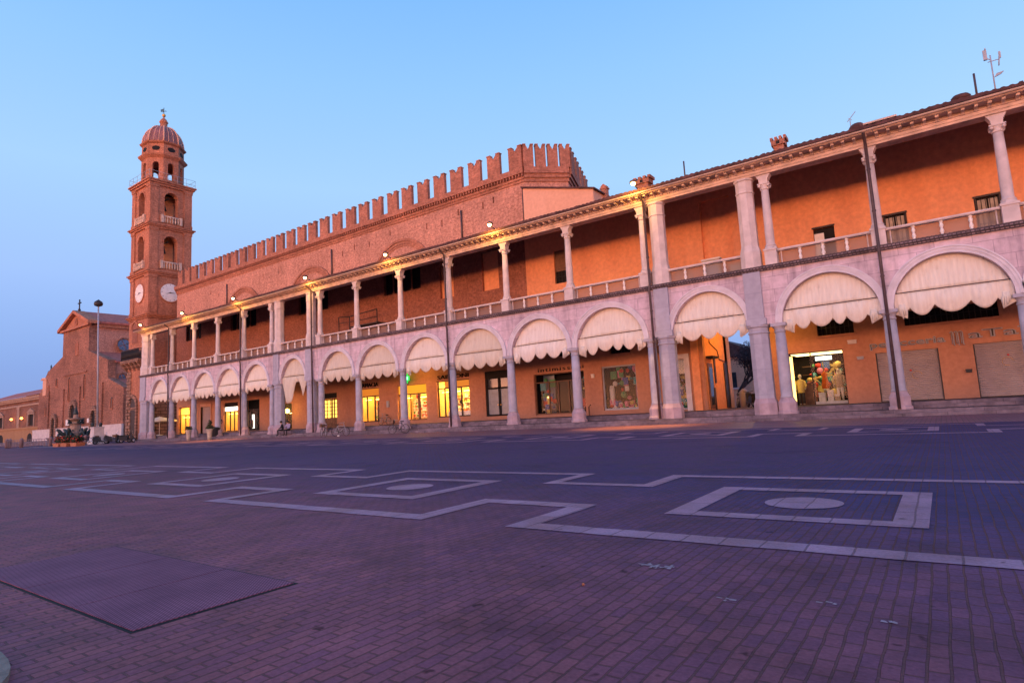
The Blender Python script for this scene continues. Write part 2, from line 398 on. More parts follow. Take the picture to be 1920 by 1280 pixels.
# afterglow: a low warm band on the horizon where the sun set (behind the camera)
el = mth('DIVIDE', sp.outputs[2], .060)
fall = mth('EXPONENT', mth('MULTIPLY', mth('MULTIPLY', el, el), -1.0))
side = mth('ADD', mth('MULTIPLY', sp.outputs[1], -.98), mth('MULTIPLY', sp.outputs[0], .18))
mrn = N(nt, 'ShaderNodeMapRange', interpolation_type='SMOOTHSTEP'); lk(nt, side, mrn.inputs[0])
mrn.inputs[1].default_value = .0; mrn.inputs[2].default_value = .9
glow = mth('MULTIPLY', fall, mrn.outputs[0])
# wide pink glow above it
el2 = mth('DIVIDE', sp.outputs[2], .45)
fall2 = mth('EXPONENT', mth('MULTIPLY', mth('MULTIPLY', el2, el2), -1.0))
glow2 = mth('MULTIPLY', fall2, mrn.outputs[0])
# clear dusk sky away from the sun: lavender at the horizon, pale blue, deeper blue overhead
zr = N(nt, 'ShaderNodeMapRange'); lk(nt, sp.outputs[2], zr.inputs[0]); zr.inputs[1].default_value = -.05; zr.inputs[2].default_value = 1.0
def zpos(z): return (z+.05)/1.05
dusk = ramp(nt, zr.outputs[0], [(zpos(0), (.15, .26, .66)), (zpos(.09), (.20, .34, .78)), (zpos(.22), (.34, .52, .95)), (zpos(.36), (.38, .63, 1.0)), (zpos(.50), (.29, .57, 1.0)), (zpos(.66), (.18, .46, .97)), (1.0, (.10, .28, .75))])
def scaled(colr, fac):
    n = N(nt, 'ShaderNodeVectorMath', operation='SCALE'); n.inputs[0].default_value = colr; lk(nt, fac, n.inputs[3]); return n.outputs[0]
def vadd(a, b):
    n = N(nt, 'ShaderNodeVectorMath', operation='ADD'); lk(nt, a, n.inputs[0]); lk(nt, b, n.inputs[1]); return n.outputs[0]
sk = N(nt, 'ShaderNodeVectorMath', operation='SCALE'); sk.inputs[3].default_value = SKY_STR; lk(nt, sky.outputs[0], sk.inputs[0])
tot = vadd(vadd(vadd(sk.outputs[0], dusk), scaled(BAND, glow)), scaled(PINK, glow2))
lk(nt, tot, bg.inputs[0]); bg.inputs[1].default_value = 1.0

sl = bpy.data.lights.new('sun', 'SUN'); so = bpy.data.objects.new('sun', sl); col.objects.link(so)
sl.energy = .7; sl.angle = R(12); sl.color = (1, .50, .25)
so.rotation_euler = Vector((-.30, .95, -.035)).to_track_quat('-Z', 'Y').to_euler()
so.location = (20, -40, 20)

vs = scn.view_settings
scn.display_settings.display_device = 'sRGB'
vs.view_transform = 'Standard'; vs.look = 'None'; vs.exposure = 0; vs.gamma = 1; vs.use_curve_mapping = False
# ------------------------------------------------------------------ ground
b_ = MB(); b_.add([(-700, -400, 0), (500, -400, 0), (500, 900, 0), (-700, 900, 0)], [(0, 1, 2, 3)])
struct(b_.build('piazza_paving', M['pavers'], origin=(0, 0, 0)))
b_ = MB(); b_.add([(-95, 23.9, .004), (30, 23.9, .004), (30, 31.2, .004), (-95, 31.2, .004)], [(0, 1, 2, 3)])
struct(b_.build('pavement_strip', M['pavers_pink'], origin=(0, 0, 0)))

def strip_path(b, pts, wd, z):
    """mitred flat band along an open axis-aligned path"""
    L = []; n = len(pts)
    for i, p in enumerate(pts):
        p = Vector(p); d0 = (p - Vector(pts[i-1])).normalized() if i else None
        d1 = (Vector(pts[i+1]) - p).normalized() if i < n-1 else None
        d0 = d0 or d1; d1 = d1 or d0
        n0 = Vector((-d0.y, d0.x)); n1 = Vector((-d1.y, d1.x))
        mtr = (n0+n1); mtr = mtr / max(.3, mtr.length_squared) * 2 if d0 != d1 else n0
        L.append((p + mtr*wd/2, p - mtr*wd/2))
    for i in range(n-1):
        a, c = L[i], L[i+1]
        n = max(1, int((c[0]-a[0]).length/.31)); jit = lambda: Vector((RJ.uniform(-.009, .009), RJ.uniform(-.009, .009)))
        rail = [[a[k]] + [a[k].lerp(c[k], j/n) + jit() for j in range(1, n)] + [c[k]] for k in (0, 1)]
        for j in range(n):
            q = [rail[1][j], rail[1][j+1], rail[0][j+1], rail[0][j]]
            b.add([(v.x, v.y, z) for v in q], [(0, 1, 2, 3)])
RJ = random.Random(77)
def rect_ring(b, x0, x1, y0, y1, wx, wy, z):
    for q in ((x0, x1, y0, y0+wy), (x0, x1, y1-wy, y1), (x0, x0+wx, y0+wy, y1-wy), (x1-wx, x1, y0+wy, y1-wy)):
        b.add([(q[0], q[2], z), (q[1], q[2], z), (q[1], q[3], z), (q[0], q[3], z)], [(0, 1, 2, 3)])
def fret(b, yo, sc, k0, k1, z):
    """the border of the square: two stepped bands with framed discs between them"""
    Y = lambda y: yo + (y - 6.8)*sc
    lo = []; hi = []
    for k in range(k0, k1+1):
        o = 5.7*k
        lo += [(-4.78+o, Y(4.8)), (-4.78+o, Y(5.97)), (-3.42+o, Y(5.97)), (-3.42+o, Y(4.8))]
        hi += [(-4.92+o, Y(8.84)), (-4.92+o, Y(7.72)), (-3.38+o, Y(7.72)), (-3.38+o, Y(8.84))]
    strip_path(b, [(lo[0][0]-4, lo[0][1])] + lo + [(lo[-1][0]+4.2, lo[-1][1])], .25, z)
    strip_path(b, [(hi[0][0]-4, hi[0][1])] + hi + [(hi[-1][0]+4.2, hi[-1][1])], .21, z)
    for k in range(k0, k1+1):
        o = 5.7*k
        rect_ring(b, -2.39+o, -.21+o, Y(5.79), Y(7.81), .255, .23*sc, z)
        n = 28
        b.add([(-1.29+o+.37*math.cos(2*PI*i/n), Y(6.8)+.37*math.sin(2*PI*i/n), z) for i in range(n)], [tuple(range(n))])
b_ = MB(); fret(b_, 6.8, 1.0, -9, 3, .006); fret(b_, 20.75, 1.12, -9, 4, .006)
struct(b_.build('paving_bands', M['bandstone'], origin=(0, 0, 0)))

# stone kerb or step end at the lower left corner of the view
b_ = MB(); pts = arc(-4.0, .80, .60, .205, -.1, PI*.96, 12)
b_.prism([(x, z) for x, z in pts] + [(-4.6, .8), (-4.6, .3), (-3.5, .3)], 'z', .004, .035)
tag(b_.build('kerb_stone', M['kerb']), 'rounded end of a pale stone kerb in the lower left corner', 'kerb')

# steel hatch let into the paving
ht = thing('pavement_hatch', 'large ribbed steel hatch plate let into the brick paving in the left foreground', 'hatch', (-5.2, 2.03, 0))
b_ = MB(); b_.box(-6.66, -3.72, 1.50, 2.54, -.03, .002)
b_.build('hatch_frame', M['black'], ht)
xs = [-6.64, -5.545, -4.615, -3.74]
for i in range(3):
    b_ = MB(); b_.box(xs[i]+.006, xs[i+1]-.006, 1.52, 2.52, .003, .0075); b_.build('hatch_plate', M['chequer'], ht)

def scribble(name, x, y, n, s, label, seed):
    rnd = random.Random(seed); b = MB()
    for i in range(n):
        a = rnd.uniform(-.5, .5) + (PI/2 if rnd.random() < .4 else 0); l = rnd.uniform(.4, 1)*s
        cx, cy = x + rnd.uniform(-1, 1)*s*1.2, y + rnd.uniform(-1, 1)*s*.5
        dx, dy = math.cos(a)*l/2, math.sin(a)*l/2; wd = rnd.uniform(.006, .014)
        nx, ny = -math.sin(a)*wd, math.cos(a)*wd; z = .003 + i*.0003
        b.add([(cx-dx-nx, cy-dy-ny, z), (cx+dx-nx, cy+dy-ny, z), (cx+dx+nx*.5, cy+dy+ny*.5, z), (cx-dx+nx, cy-dy+ny, z)], [(0, 1, 2, 3)])
    tag(b.build(name, M['chalk']), label, 'chalk mark', 'chalk marks on the paving')
scribble('chalk_mark', -1.70, 3.90, 14, .085, 'largest white chalk scribble on the paving, below the pale stepped band', 3)
scribble('chalk_mark', -1.10, 3.42, 4, .04, 'small chalk tick on the paving, right of the large scribble', 5)
scribble('chalk_mark', -.32, 3.42, 6, .035, 'white chalk cross on the paving near the right edge', 8)
scribble('chalk_mark', -.62, 3.60, 3, .04, 'faint chalk dash on the paving, just left of the chalk cross', 12)
b_ = MB(); b_.ball((-1.93, 3.32, .009), .009, 8); tag(b_.build('litter_scrap', M['terracotta']), 'tiny orange scrap lying on the dark foreground paving', 'litter')
b_ = MB(); b_.ball((-37.5, 29.2, .05), .10, 8, .5); tag(b_.build('paper_scrap', M['white']), 'white paper scrap lying by the arcade steps near a bicycle', 'litter')

# steps of the arcade
b_ = MB()
for y, z in ((31.15, .15), (31.5, .30), (32.78, .45), (33.15, .60)):
    b_.box(-79.2 if y < 33 else -81, 20, y, 43.2 if y > 33 else {31.15: 31.5, 31.5: 32.78, 32.78: 33.15}[y], -.1, z)
struct(b_.build('arcade_steps', M['step']))

# ------------------------------------------------------------------ the arcaded building
BASE = (-32, 32, 0)
LG = thing('arcade_building', 'long two storey arcade of pale stone arches below an open colonnaded loggia', 'building', BASE)
ARCH = [(-75.30, -71.21), (-70.51, -66.27), (-65.38, -61.14), (-60.56, -56.25), (-55.51, -51.31), (-49.26, -45.55),
        (-43.25, -39.12), (-38.37, -33.98), (-33.10, -28.83), (-28.11, -23.62), (-22.94, -18.62), (-17.97, -13.53),
        (-11.83, -7.82), (-6.13, -1.87), (-1.38, 2.91), (3.42, 7.65), (8.2, 12.4)]
ZS, ZA, ZT = 4.86, 7.03, 7.60
X0, X1 = -78.05, 13.6
COLS = [-75.70, -70.86, -65.83, -60.85, -55.88, -51.02, -43.66, -38.75, -33.54, -28.47, -23.28, -18.30, -13.22, -6.35, -1.62, 3.15, 7.92, 12.8]
PIERS = [-77.3, -49.85, -44.92, -12.30, -7.36]

b_ = MB(); x = X0
for a, c in ARCH:
    if a > x: b_.box(x, a, 32.0, 32.6, ZS, ZT)
    xc, r = (a+c)/2, (c-a)/2; n = 28
    p = arc(xc, ZS, r, ZA-ZS, PI, 0, n)
    for i in range(n):
        (ax, az), (bx, bz) = p[i], p[i+1]
        for y, o in ((32.0, 1), (32.6, -1)):
            q = [(ax, y, az), (bx, y, bz), (bx, y, ZT), (ax, y, ZT)]
            b_.add(q, [(0, 1, 2, 3)] if o > 0 else [(3, 2, 1, 0)])
        b_.add([(ax, 32, az), (ax, 32.6, az), (bx, 32.6, bz), (bx, 32, bz)], [(0, 1, 2, 3)])
    x = c
b_.box(x, X1, 32.0, 32.6, ZS, ZT)
b_.build('arch_wall', M['archstone'], LG)
for a, c in ARCH:
    b_ = MB(); xc, r = (a+c)/2, (c-a)/2; n = 36
    for w0, w1, pr in ((0.0, .13, .045), (.13, .25, .075), (.25, .315, .11)):
        pi, po = arc(xc, ZS, r+w0, ZA-ZS+w0, PI, 0, n), arc(xc, ZS, r+w1, ZA-ZS+w1, PI, 0, n)
        for i in range(n):
            A, B, C, D = pi[i], pi[i+1], po[i+1], po[i]
            y0, y1 = 32-pr, 32.02
            b_.add([(A[0], y0, A[1]), (B[0], y0, B[1]), (C[0], y0, C[1]), (D[0], y0, D[1]),
                    (A[0], y1, A[1]), (B[0], y1, B[1]), (C[0], y1, C[1]), (D[0], y1, D[1])],
                   [(0, 1, 2, 3), (3, 2, 6, 7), (0, 4, 5, 1)])
    b_.build('arch_moulding', M['whitestone'], LG)
# carved string course over the arches
b_ = MB(); b_.box(X0-.12, X1, 31.86, 32.6, ZT+.002, ZT+.10); b_.box(X0-.18, X1, 31.80, 32.6, ZT+.10, ZT+.25)
b_.build('string_course', M['darkband'], LG)
# grey pilaster strips over the piers
for px in PIERS:
    b_ = MB(); b_.box(px-.42 if px > -77 else px-.7, px+.42 if px > -77 else px+.62, 31.86, 32.02, ZS+.32, ZT+.0); b_.box(px-.5 if px > -77 else px-.74, px+.5, 31.83, 32.02, ZS, ZS+.318)
    b_.build('pilaster', M['greystone'], LG)

# lower columns
def lower_column():
    b = MB(); b.lathe(0, 0, [(.30, 1.10), (.31, 1.16), (.28, 1.22), (.285, 1.9), (.27, 3.2), (.245, 4.42)], 20)
    c = b.build('column', M['column'], origin=(0, 0, 0))
    b = MB(); b.lathe(0, 0, [(.25, 4.40), (.28, 4.42), (.28, 4.46), (.25, 4.48), (.255, 4.56), (.31, 4.66), (.33, 4.70)], 20)
    b.box(-.36, .36, -.36, .36, 4.70, 4.86)
    attach(b.build('capital', M['column'], origin=(0, 0, 0)), c)
    b = MB(); b.lathe(0, 0, [(.44, .30), (.44, .86), (.36, 1.0), (.32, 1.10)], 8, R(22.5), smooth=False)
    b.lathe(0, 0, [(.50, .30), (.50, .42), (.44, .46)], 8, R(22.5), smooth=False)
    attach(b.build('pedestal', M['pedestal'], origin=(0, 0, 0)), c)
    return c
def pier(wd, z0, z1, zp, zc, mname):
    b = MB(); oc = wd/2/math.cos(R(22.5))
    b.lathe(0, 0, [(oc, zp), (oc*.985, zc)], 8, R(22.5), smooth=False)
    c = b.build('pier', M[mname], origin=(0, 0, 0))
    b = MB(); b.lathe(0, 0, [(oc*1.0, zc), (oc*1.09, zc+.04), (oc*1.09, zc+.09), (oc, zc+.12), (oc*1.02, z1-.14), (oc*1.16, z1-.10), (oc*1.18, z1-.002)], 8, R(22.5), smooth=False)
    attach(b.build('capital', M[mname], origin=(0, 0, 0)), c)
    b = MB(); b.lathe(0, 0, [(oc*1.20, z0), (oc*1.20, z0+(zp-z0)*.70), (oc*1.04, zp-.05), (oc, zp)], 8, R(22.5), smooth=False)
    attach(b.build('pedestal', M['pedestal' if z0 < 2 else mname], origin=(0, 0, 0)), c)
    return c
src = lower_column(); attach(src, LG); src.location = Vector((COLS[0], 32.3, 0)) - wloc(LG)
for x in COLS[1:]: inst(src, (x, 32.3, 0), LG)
src = pier(.92, .30, 4.86, 1.12, 4.40, 'greystone'); attach(src, LG); src.location = Vector((PIERS[0], 32.3, 0)) - wloc(LG); src.scale = (1.35, 1.2, 1)
for x in PIERS[1:]: inst(src, (x, 32.3, 0), LG, (1, 1, 1))
# upper columns stand on pedestals in the balustrade
def upper_column():
    b = MB(); b.lathe(0, 0, [(.27, 8.86), (.27, 8.92), (.23, 8.96), (.215, 9.04), (.22, 9.6), (.205, 10.6), (.18, 11.90)], 18)
    c = b.build('loggia_column', M['upcolumn'], origin=(0, 0, 0))
    b = MB(); b.lathe(0, 0, [(.185, 11.88), (.22, 11.90), (.22, 11.95), (.19, 11.97), (.25, 12.08), (.27, 12.14)], 18)
    for sx in (-1, 1):
        for sy in (-1, 1): b.ball((sx*.21, sy*.21, 12.08), .085, 8)
    b.box(-.29, .29, -.29, .29, 12.14, 12.20)
    b.prism([(-.20, 12.20), (.20, 12.20), (.22, 12.42), (.36, 12.66), (-.36, 12.66), (-.22, 12.42)], 'y', -.22, .22)
    attach(b.build('capital', M['upcolumn'], origin=(0, 0, 0)), c)
    b = MB(); b.box(-.29, .29, -.29, .29, 7.85, 8.62); b.box(-.33, .33, -.33, .33, 8.62, 8.72); b.lathe(0, 0, [(.33, 8.72), (.28, 8.86)], 8, R(22.5), smooth=False)
    attach(b.build('pedestal', M['upcolumn'], origin=(0, 0, 0)), c)
    return c
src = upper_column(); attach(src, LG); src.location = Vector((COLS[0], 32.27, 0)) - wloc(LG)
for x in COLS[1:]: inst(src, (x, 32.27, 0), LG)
src = pier(.82, 7.85, 12.66, 9.05, 11.85, 'upcolumn'); src.name = 'loggia_pier'; attach(src, LG); src.location = Vector((PIERS[0], 32.3, 0)) - wloc(LG); src.scale = (1.5, 1.2, 1)
for x in PIERS[1:]: inst(src, (x, 32.3, 0), LG, (1, 1, 1))

# balustrade: rail, three turned balusters and two slim ones in each bay, netting behind
sup = sorted(COLS + PIERS)
def baluster():
    b = MB(); b.lathe(0, 0, [(.085, 0), (.085, .05), (.05, .09), (.06, .14), (.085, .22), (.06, .33), (.045, .37), (.06, .41), (.085, .50), (.06, .58), (.05, .61), (.085, .65), (.085, .70)], 10)
    return b.build('baluster', M['white'], origin=(0, 0, 0))
bal = baluster(); first = True
def slim():
    b = MB(); b.lathe(0, 0, [(.05, 0), (.03, .07), (.03, .62), (.05, .70)], 8)
    return b.build('baluster', M['upcolumn'], origin=(0, 0, 0))
slm = slim(); first2 = True
for a, c in zip(sup, sup[1:]):
    if c - a < 1.5: 
        continue
    a += .3; c -= .3
    b_ = MB(); b_.box(a, c, 32.12, 32.42, 8.545, 8.66); b_.box(a, c, 32.08, 32.46, 8.58, 8.625)
    b_.build('handrail', M['upcolumn'], LG)
    b_ = MB(); b_.add([(a, 32.44, 7.86), (c, 32.44, 7.86), (c, 32.44, 8.54), (a, 32.44, 8.54)], [(0, 1, 2, 3)])
    b_.build('netting', M['netting'], LG)
    for k in (1, 2, 3):
        p = (a + (c-a)*k/4, 32.27, 7.85)
        if first: attach(bal, LG); bal.location = Vector(p) - wloc(LG); first = False
        else: inst(bal, p, LG)
    if a > -52:
        for xx in (a+.16, c-.16):
            if first2: attach(slm, LG); slm.location = Vector((xx, 32.27, 7.85)) - wloc(LG); first2 = False
            else: inst(slm, (xx, 32.27, 7.85), LG)

# entablature
b_ = MB(); b_.box(X0-.1, X1, 31.96, 32.62, 12.66, 12.78); b_.box(X0-.1, X1, 31.92, 32.62, 12.78, 12.93); b_.build('architrave', M['cornice'], LG)
b_ = MB(); b_.box(X0-.2, X1, 31.86, 32.5, 12.93, 12.97)
x = X0
while x < X1:
    b_.prism([(31.95, 12.90), (31.84, 12.93), (31.78, 12.98), (31.52, 13.02), (31.50, 13.10), (31.95, 13.10)], 'x', x, x+.13)
    x += .46
b_.box(X0-.3, X1, 31.95, 32.5, 12.97, 13.10); b_.box(X0-.5, X1, 31.40, 32.5, 13.102, 13.16); b_.box(X0-.5, X1, 31.34, 31.42, 13.12, 13.20)
b_.build('cornice', M['cornice'], LG)
b_ = MB(); b_.tube([(X0-.55, 31.27, 13.205), (X1, 31.27, 13.205)], .055, 10); b_.box(X0-.55, X1, 31.30, 31.5, 13.162, 13.24)
b_.build('gutter', M['gutter'], LG)
# tiled roof, corrugated, with ragged eave
rnd = random.Random(4)
b_ = MB(); rows = []
nx = int((X1-X0+1.0)/.07)
for j, (y, z) in enumerate(((31.18, 13.41), (32.2, 13.68), (34.5, 14.38), (37.55, 15.25))):
    row = []
    for i in range(nx+1):
        xx = X0-.6 + i*.07
        row.append((xx, y, z + .028*math.sin(xx*2*PI/.28) + (.02*math.sin(int(xx/.28)*12.9) if j == 0 else 0)))
    rows.append(row)
b_.grid(rows)
b_.grid([[(p[0], p[1]+.015, 13.262) for p in rows[0]], rows[0]])
roof_mb = b_
x = -77
while x < X1:
    b_.box(x, x+.13, 31.5, 31.8, 13.40, 13.56); x += rnd.uniform(1.2, 1.7)
roof = b_.build('roof', M['tile'], LG)
b_ = MB()
for i, (y0, z0, y1, z1) in enumerate(((31.5, 13.235, 37.55, 15.1),)):
    b_.add([(X0-.5, y0, z0), (X1, y0, z0), (X1, y1, z1), (X0-.5, y1, z1)], [(3, 2, 1, 0)])
b_.build('soffit', M['soffit'], LG)
b_ = MB(); b_.add([(-24.9, 37.55, 15.25), (X1, 37.55, 15.25), (X1, 40.3, 16.0), (-24.9, 40.3, 16.0)], [(0, 1, 2, 3)])
b_.add([(-24.9, 40.3, 16.0), (X1, 40.3, 16.0), (X1, 43.6, 15), (-24.9, 43.6, 15)], [(0, 1, 2, 3)])
b_.build('rear_roof', M['tile'], LG)
# crenellated chimneys
def chimney(cx, cy, z0, wd, h):
    b = MB(); b.box(cx-wd*.38, cx+wd*.38, cy-.28, cy+.28, z0, z0+h*.55); b.box(cx-wd*.5, cx+wd*.5, cy-.36, cy+.36, z0+h*.55, z0+h*.82)
    for k in range(4):
        xx = cx - wd*.55 + k*wd*1.1/3.35
        b.box(xx, xx+wd*.19, cy-.38, cy+.38, z0+h*.82, z0+h)
    b.m = 1; b.box(cx-.09, cx+.09, cy-.365, cy-.36, z0+h*.60, z0+h*.78)
    return b.build('chimney', [M['brick'], M['black']], roof)
chimney(-5.72, 34, 14.1, .68, 1.02); chimney(-13.6, 34, 14.15, .95, .95)
for dx in (-62.6, -49.6, -36.1): 
    b_ = MB(); b_.ball((dx, 33.6, 14.02), .55, 10, .42, 1.5, .7); b_.build('skylight_hood', M['tile'], roof)
b_ = MB(); b_.ball((-2.0, 33.6, 14.30), .40, 10, .7); b_.build('roof_vent', M['tile'], roof)
b_ = MB(); b_.ball((2.2, 33.8, 14.5), .22, 8, .8, 1.8); b_.build('roof_vent', M['tile'], roof)
b_ = MB(); b_.box(-1.62, -.3, 31.18, 31.55, 13.44, 13.52); b_.build('floodlight_tray', M['gutter'], roof)
for px_, h in ((2.80, 15.52), (-11.0, 15.42)):
    b_ = MB(); b_.tube([(px_, 34, 14.2), (px_, 34, h)], .045, 8); b_.build('vent_pipe', M['pipe'], roof)

# downpipes on the facade
def downpipe(x, xb, elbow=True):
    b = MB(); pts = [(x, 31.30, 13.25), (x, 31.30, 13.10), (x, 31.80, 12.75), (x, 31.80, 7.95), (xb, 31.72, 7.6), (xb, 31.80, 7.3), (xb, 31.84, .32)]
    b.tube(pts, .07, 8)
    for z in (11.5, 9.5, 6.4, 4.6, 2.4): b.tube([(xb if z < 7 else x, 31.82, z-.04), (xb if z < 7 else x, 31.82, z+.04)], .09, 8)
    b.build('downpipe', M['pipe'], LG)
for x, xb in ((-70.75, -70.75), (-55.75, -55.75), (-44.28, -44.28), (-28.42, -28.42), (-12.86, -12.90), (-1.66, -1.66)): downpipe(x, xb)

# loggia floor slab, arcade vault
b_ = MB(); b_.box(X0, X1, 32.6, 37.5, 7.45, 7.83); b_.build('loggia_floor', M['floor'], LG)
x = -80.9
b_ = MB()
cols2 = sorted(COLS)
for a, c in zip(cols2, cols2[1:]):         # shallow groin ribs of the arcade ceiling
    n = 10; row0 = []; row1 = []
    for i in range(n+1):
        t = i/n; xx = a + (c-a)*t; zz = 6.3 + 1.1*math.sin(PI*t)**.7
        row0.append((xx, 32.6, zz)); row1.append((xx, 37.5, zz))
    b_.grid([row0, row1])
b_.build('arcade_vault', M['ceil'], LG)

# rear wall, ground floor, with its openings
OPEN = {'a': (-80.3, -77.5, .6, 4.0), 'b': (-74.65, -72.2, .6, 3.80), 'c': (-69.35, -66.25, .65, 4.02), 'd': (-64.6, -61.8, .65, 4.10),
        'e': (-57.5, -55.75, .6, 3.34), 'f': (-50.8, -48.3, .6, 4.0), 'g': (-44.85, -42.2, .92, 4.06), 'h': (-39.75, -36.18, .88, 4.0),
        'i': (-34.95, -31.33, 1.0, 4.06), 'j': (-29.68, -26.95, .88, 4.46), 'k': (-24.95, -20.65, .80, 3.84), 'l': (-19.25, -16.66, .88, 3.94),
        'm': (-14.15, -13.27, .70, 3.94), 'p': (-12.0, -8.6, .6, 6.9), 'q': (-7.16, -4.26, .56, 3.62), 'r': (-2.74, .04, .56, 3.22), 's': (1.46, 4.25, .56, 3.26),
        'v1': (-5.42, -3.6, 4.46, 5.30), 'v2': (-1.25, 2.65, 4.52, 5.30), 'v3': (-22.8, -20.9, 5.0, 5.6), 'v4': (-18.5, -16.95, 4.75, 5.30)}
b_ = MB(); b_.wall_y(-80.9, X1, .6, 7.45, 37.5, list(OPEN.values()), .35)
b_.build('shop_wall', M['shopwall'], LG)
# rear wall of the loggia, stucco part
UP = [(2.33, 3.41, 7.9, 10.58), (-1.62, -.52, 7.9, 10.58), (-5.05, -3.96, 7.9, 10.63), (-22.53, -21.4, 10.43, 12.92), (-11.41, -9.52, 7.84, 13.9)]
b_ = MB(); b_.wall_y(-25.1, X1, 7.83, 15.3, 37.5, UP, .3)
b_.wall_y(-11.41, -9.52, 7.84, 13.9, 37.8, [], 0)
b_.build('loggia_wall', M['orange'], LG)
# block of building behind (closes the rooms and the passage side)
b_ = MB(); b_.box(-24.9, -12.0, 42.0, 43.4, .6, 15.0); b_.box(-8.6, X1, 42.0, 43.4, .6, 15.0); b_.box(-12, -8.6, 37.9, 43.4, 6.9, 15.0)
b_.build('rear_block', M['pinkwall'], LG)

# loggia doors and windows
def barred_window(x0, x1, z0, z1, light=False):
    b = MB(); b.box(x0, x1, 37.72, 37.76, z0, z1); f = b.build('loggia_window', M['black' if not light else 'darkglass'], LG)
    b = MB()
    for t in (x0, x1-.06): b.box(t, t+.06, 37.50, 37.58, z0, z1)
    b.box(x0-.06, x1+.06, 37.44, 37.60, z1, z1+.10); b.build('frame', M['darkwood'], f)
    b = MB(); b.box(x0+.1, x0+(x1-x0)*.46, 37.66, 37.70, z0, z1-.08); b.box(x0+(x1-x0)*.54, x1-.1, 37.66, 37.70, z0, z1-.08)
    b.build('curtain', M['stonepot'], f)
    b = MB()
    n = 6
    for k in range(n): xx = x0+.08+(x1-x0-.16)*k/(n-1); b.tube([(xx, 37.54, z0), (xx, 37.54, z1)], .018, 5)
    b.tube([(x0, 37.54, (z0+z1)/2), (x1, 37.54, (z0+z1)/2)], .02, 5); b.build('bars', M['iron'], f)
barred_window(2.36, 3.38, 7.9, 10.55); barred_window(-1.59, -.55, 7.9, 10.55)
b_ = MB(); b_.box(-5.05, -3.96, 37.74, 37.78, 7.86, 10.63); d = b_.build('loggia_door', M['black'], LG)
b_ = MB(); b_.box(-5.02, -4.52, 37.60, 37.66, 7.88, 10.36); b_.build('door_leaf', M['white'], d)
b_ = MB(); b_.box(-5.10, -3.92, 37.46, 37.6, 10.63, 10.73); b_.build('lintel', M['darkwood'], d)
b_ = MB(); b_.box(-22.53, -21.4, 37.72, 37.76, 10.43, 12.92); d = b_.build('loggia_window', M['black'], LG)
b_ = MB(); b_.box(-22.5, -21.43, 37.60, 37.66, 11.35, 12.9); b_.build('shutter', M['brownwood'], d)
b_ = MB()
for k in range(5): b_.tube([(-22.45+k*.25, 37.55, 10.45), (-22.45+k*.25, 37.55, 11.3)], .018, 5)
b_.tube([(-22.5, 37.55, 10.9), (-21.42, 37.55, 10.9)], .02, 5); b_.build('bars', M['iron'], d)
# wall conditioner, boxes, hanging plaque
ac = thing('air_conditioner', 'boxy beige air conditioner unit standing in the loggia behind the balustrade', 'air conditioner', (-10.7, 36.6, 7.85))
b_ = MB(); b_.box(-11.2, -10.15, 36.4, 36.8, 8.0, 9.75); b_.build('casing', M['stonepot'], ac)
b_ = MB(); b_.box(-11.08, -10.27, 36.37, 36.40, 8.15, 9.4)
b_.build('grille', M['steel'], ac)
b_ = MB(); b_.box(-11.25, -10.1, 36.35, 36.85, 9.75, 9.85); b_.build('lid', M['white'], ac)
b_ = MB()
for k in range(2): b_.box(-11.1+k*.8, -11.0+k*.8, 36.4, 36.8, 7.85, 8.0)
b_.build('foot', M['iron'], ac)
b_ = MB(); b_.box(-9.7, -9.0, 36.9, 37.3, 8.2, 9.3); b_.box(-9.6, -9.1, 37.0, 37.3, 7.85, 8.2); b_.box(-9.74, -8.96, 36.86, 37.3, 9.3, 9.36)
tag(b_.build('meter_cabinet', M['stonepot']), 'small beige cabinet beside the air conditioner in the loggia', 'cabinet')
b_ = MB(); b_.box(-13.3, -12.25, 37.44, 37.49, 8.6, 9.75); b_.m = 1
for q in ((-13.34, -12.21, 8.56, 8.60), (-13.34, -12.21, 9.75, 9.79), (-13.34, -13.30, 8.60, 9.75), (-12.25, -12.21, 8.60, 9.75)): b_.box(q[0], q[1], 37.42, 37.49, q[2], q[3])
tag(b_.build('wall_panel', [M['pinkwall'], M['gutter']]), 'pale square panel on the orange loggia wall left of the air conditioner', 'panel')
# folding stair rail in the brick part of the loggia
sr = thing('iron_stair', 'dark iron stair railing in front of the brick wall inside the loggia', 'staircase', (-42.5, 36, 7.85))
b_ = MB()
for x, h in ((-45.35, 10.85), (-43.8, 10.72), (-40.05, 10.9)): b_.tube([(x, 35.6, 7.85), (x, 35.6, h)], .045, 6)
b_.tube([(-45.35, 35.6, 10.85), (-43.8, 35.6, 10.72), (-40.05, 35.6, 10.9)], .045, 6); b_.tube([(-45.35, 35.6, 10.3), (-43.8, 35.6, 10.2), (-40.05, 35.6, 10.2)], .03, 6)
b_.build('railing', M['iron'], sr)
b_ = MB()
for k in range(7): b_.box(-45.3+k*.22, -45.0+k*.22, 35.65, 36.9, 7.9+k*.27, 7.96+k*.27)
b_.box(-43.8, -40.1, 35.65, 36.9, 9.70, 9.78); b_.build('steps', M['iron'], sr)
b_ = MB()
for x in (-43.6, -40.2): b_.tube([(x, 36.8, 7.85), (x, 36.8, 9.7)], .05, 6)
b_.build('post', M['iron'], sr)
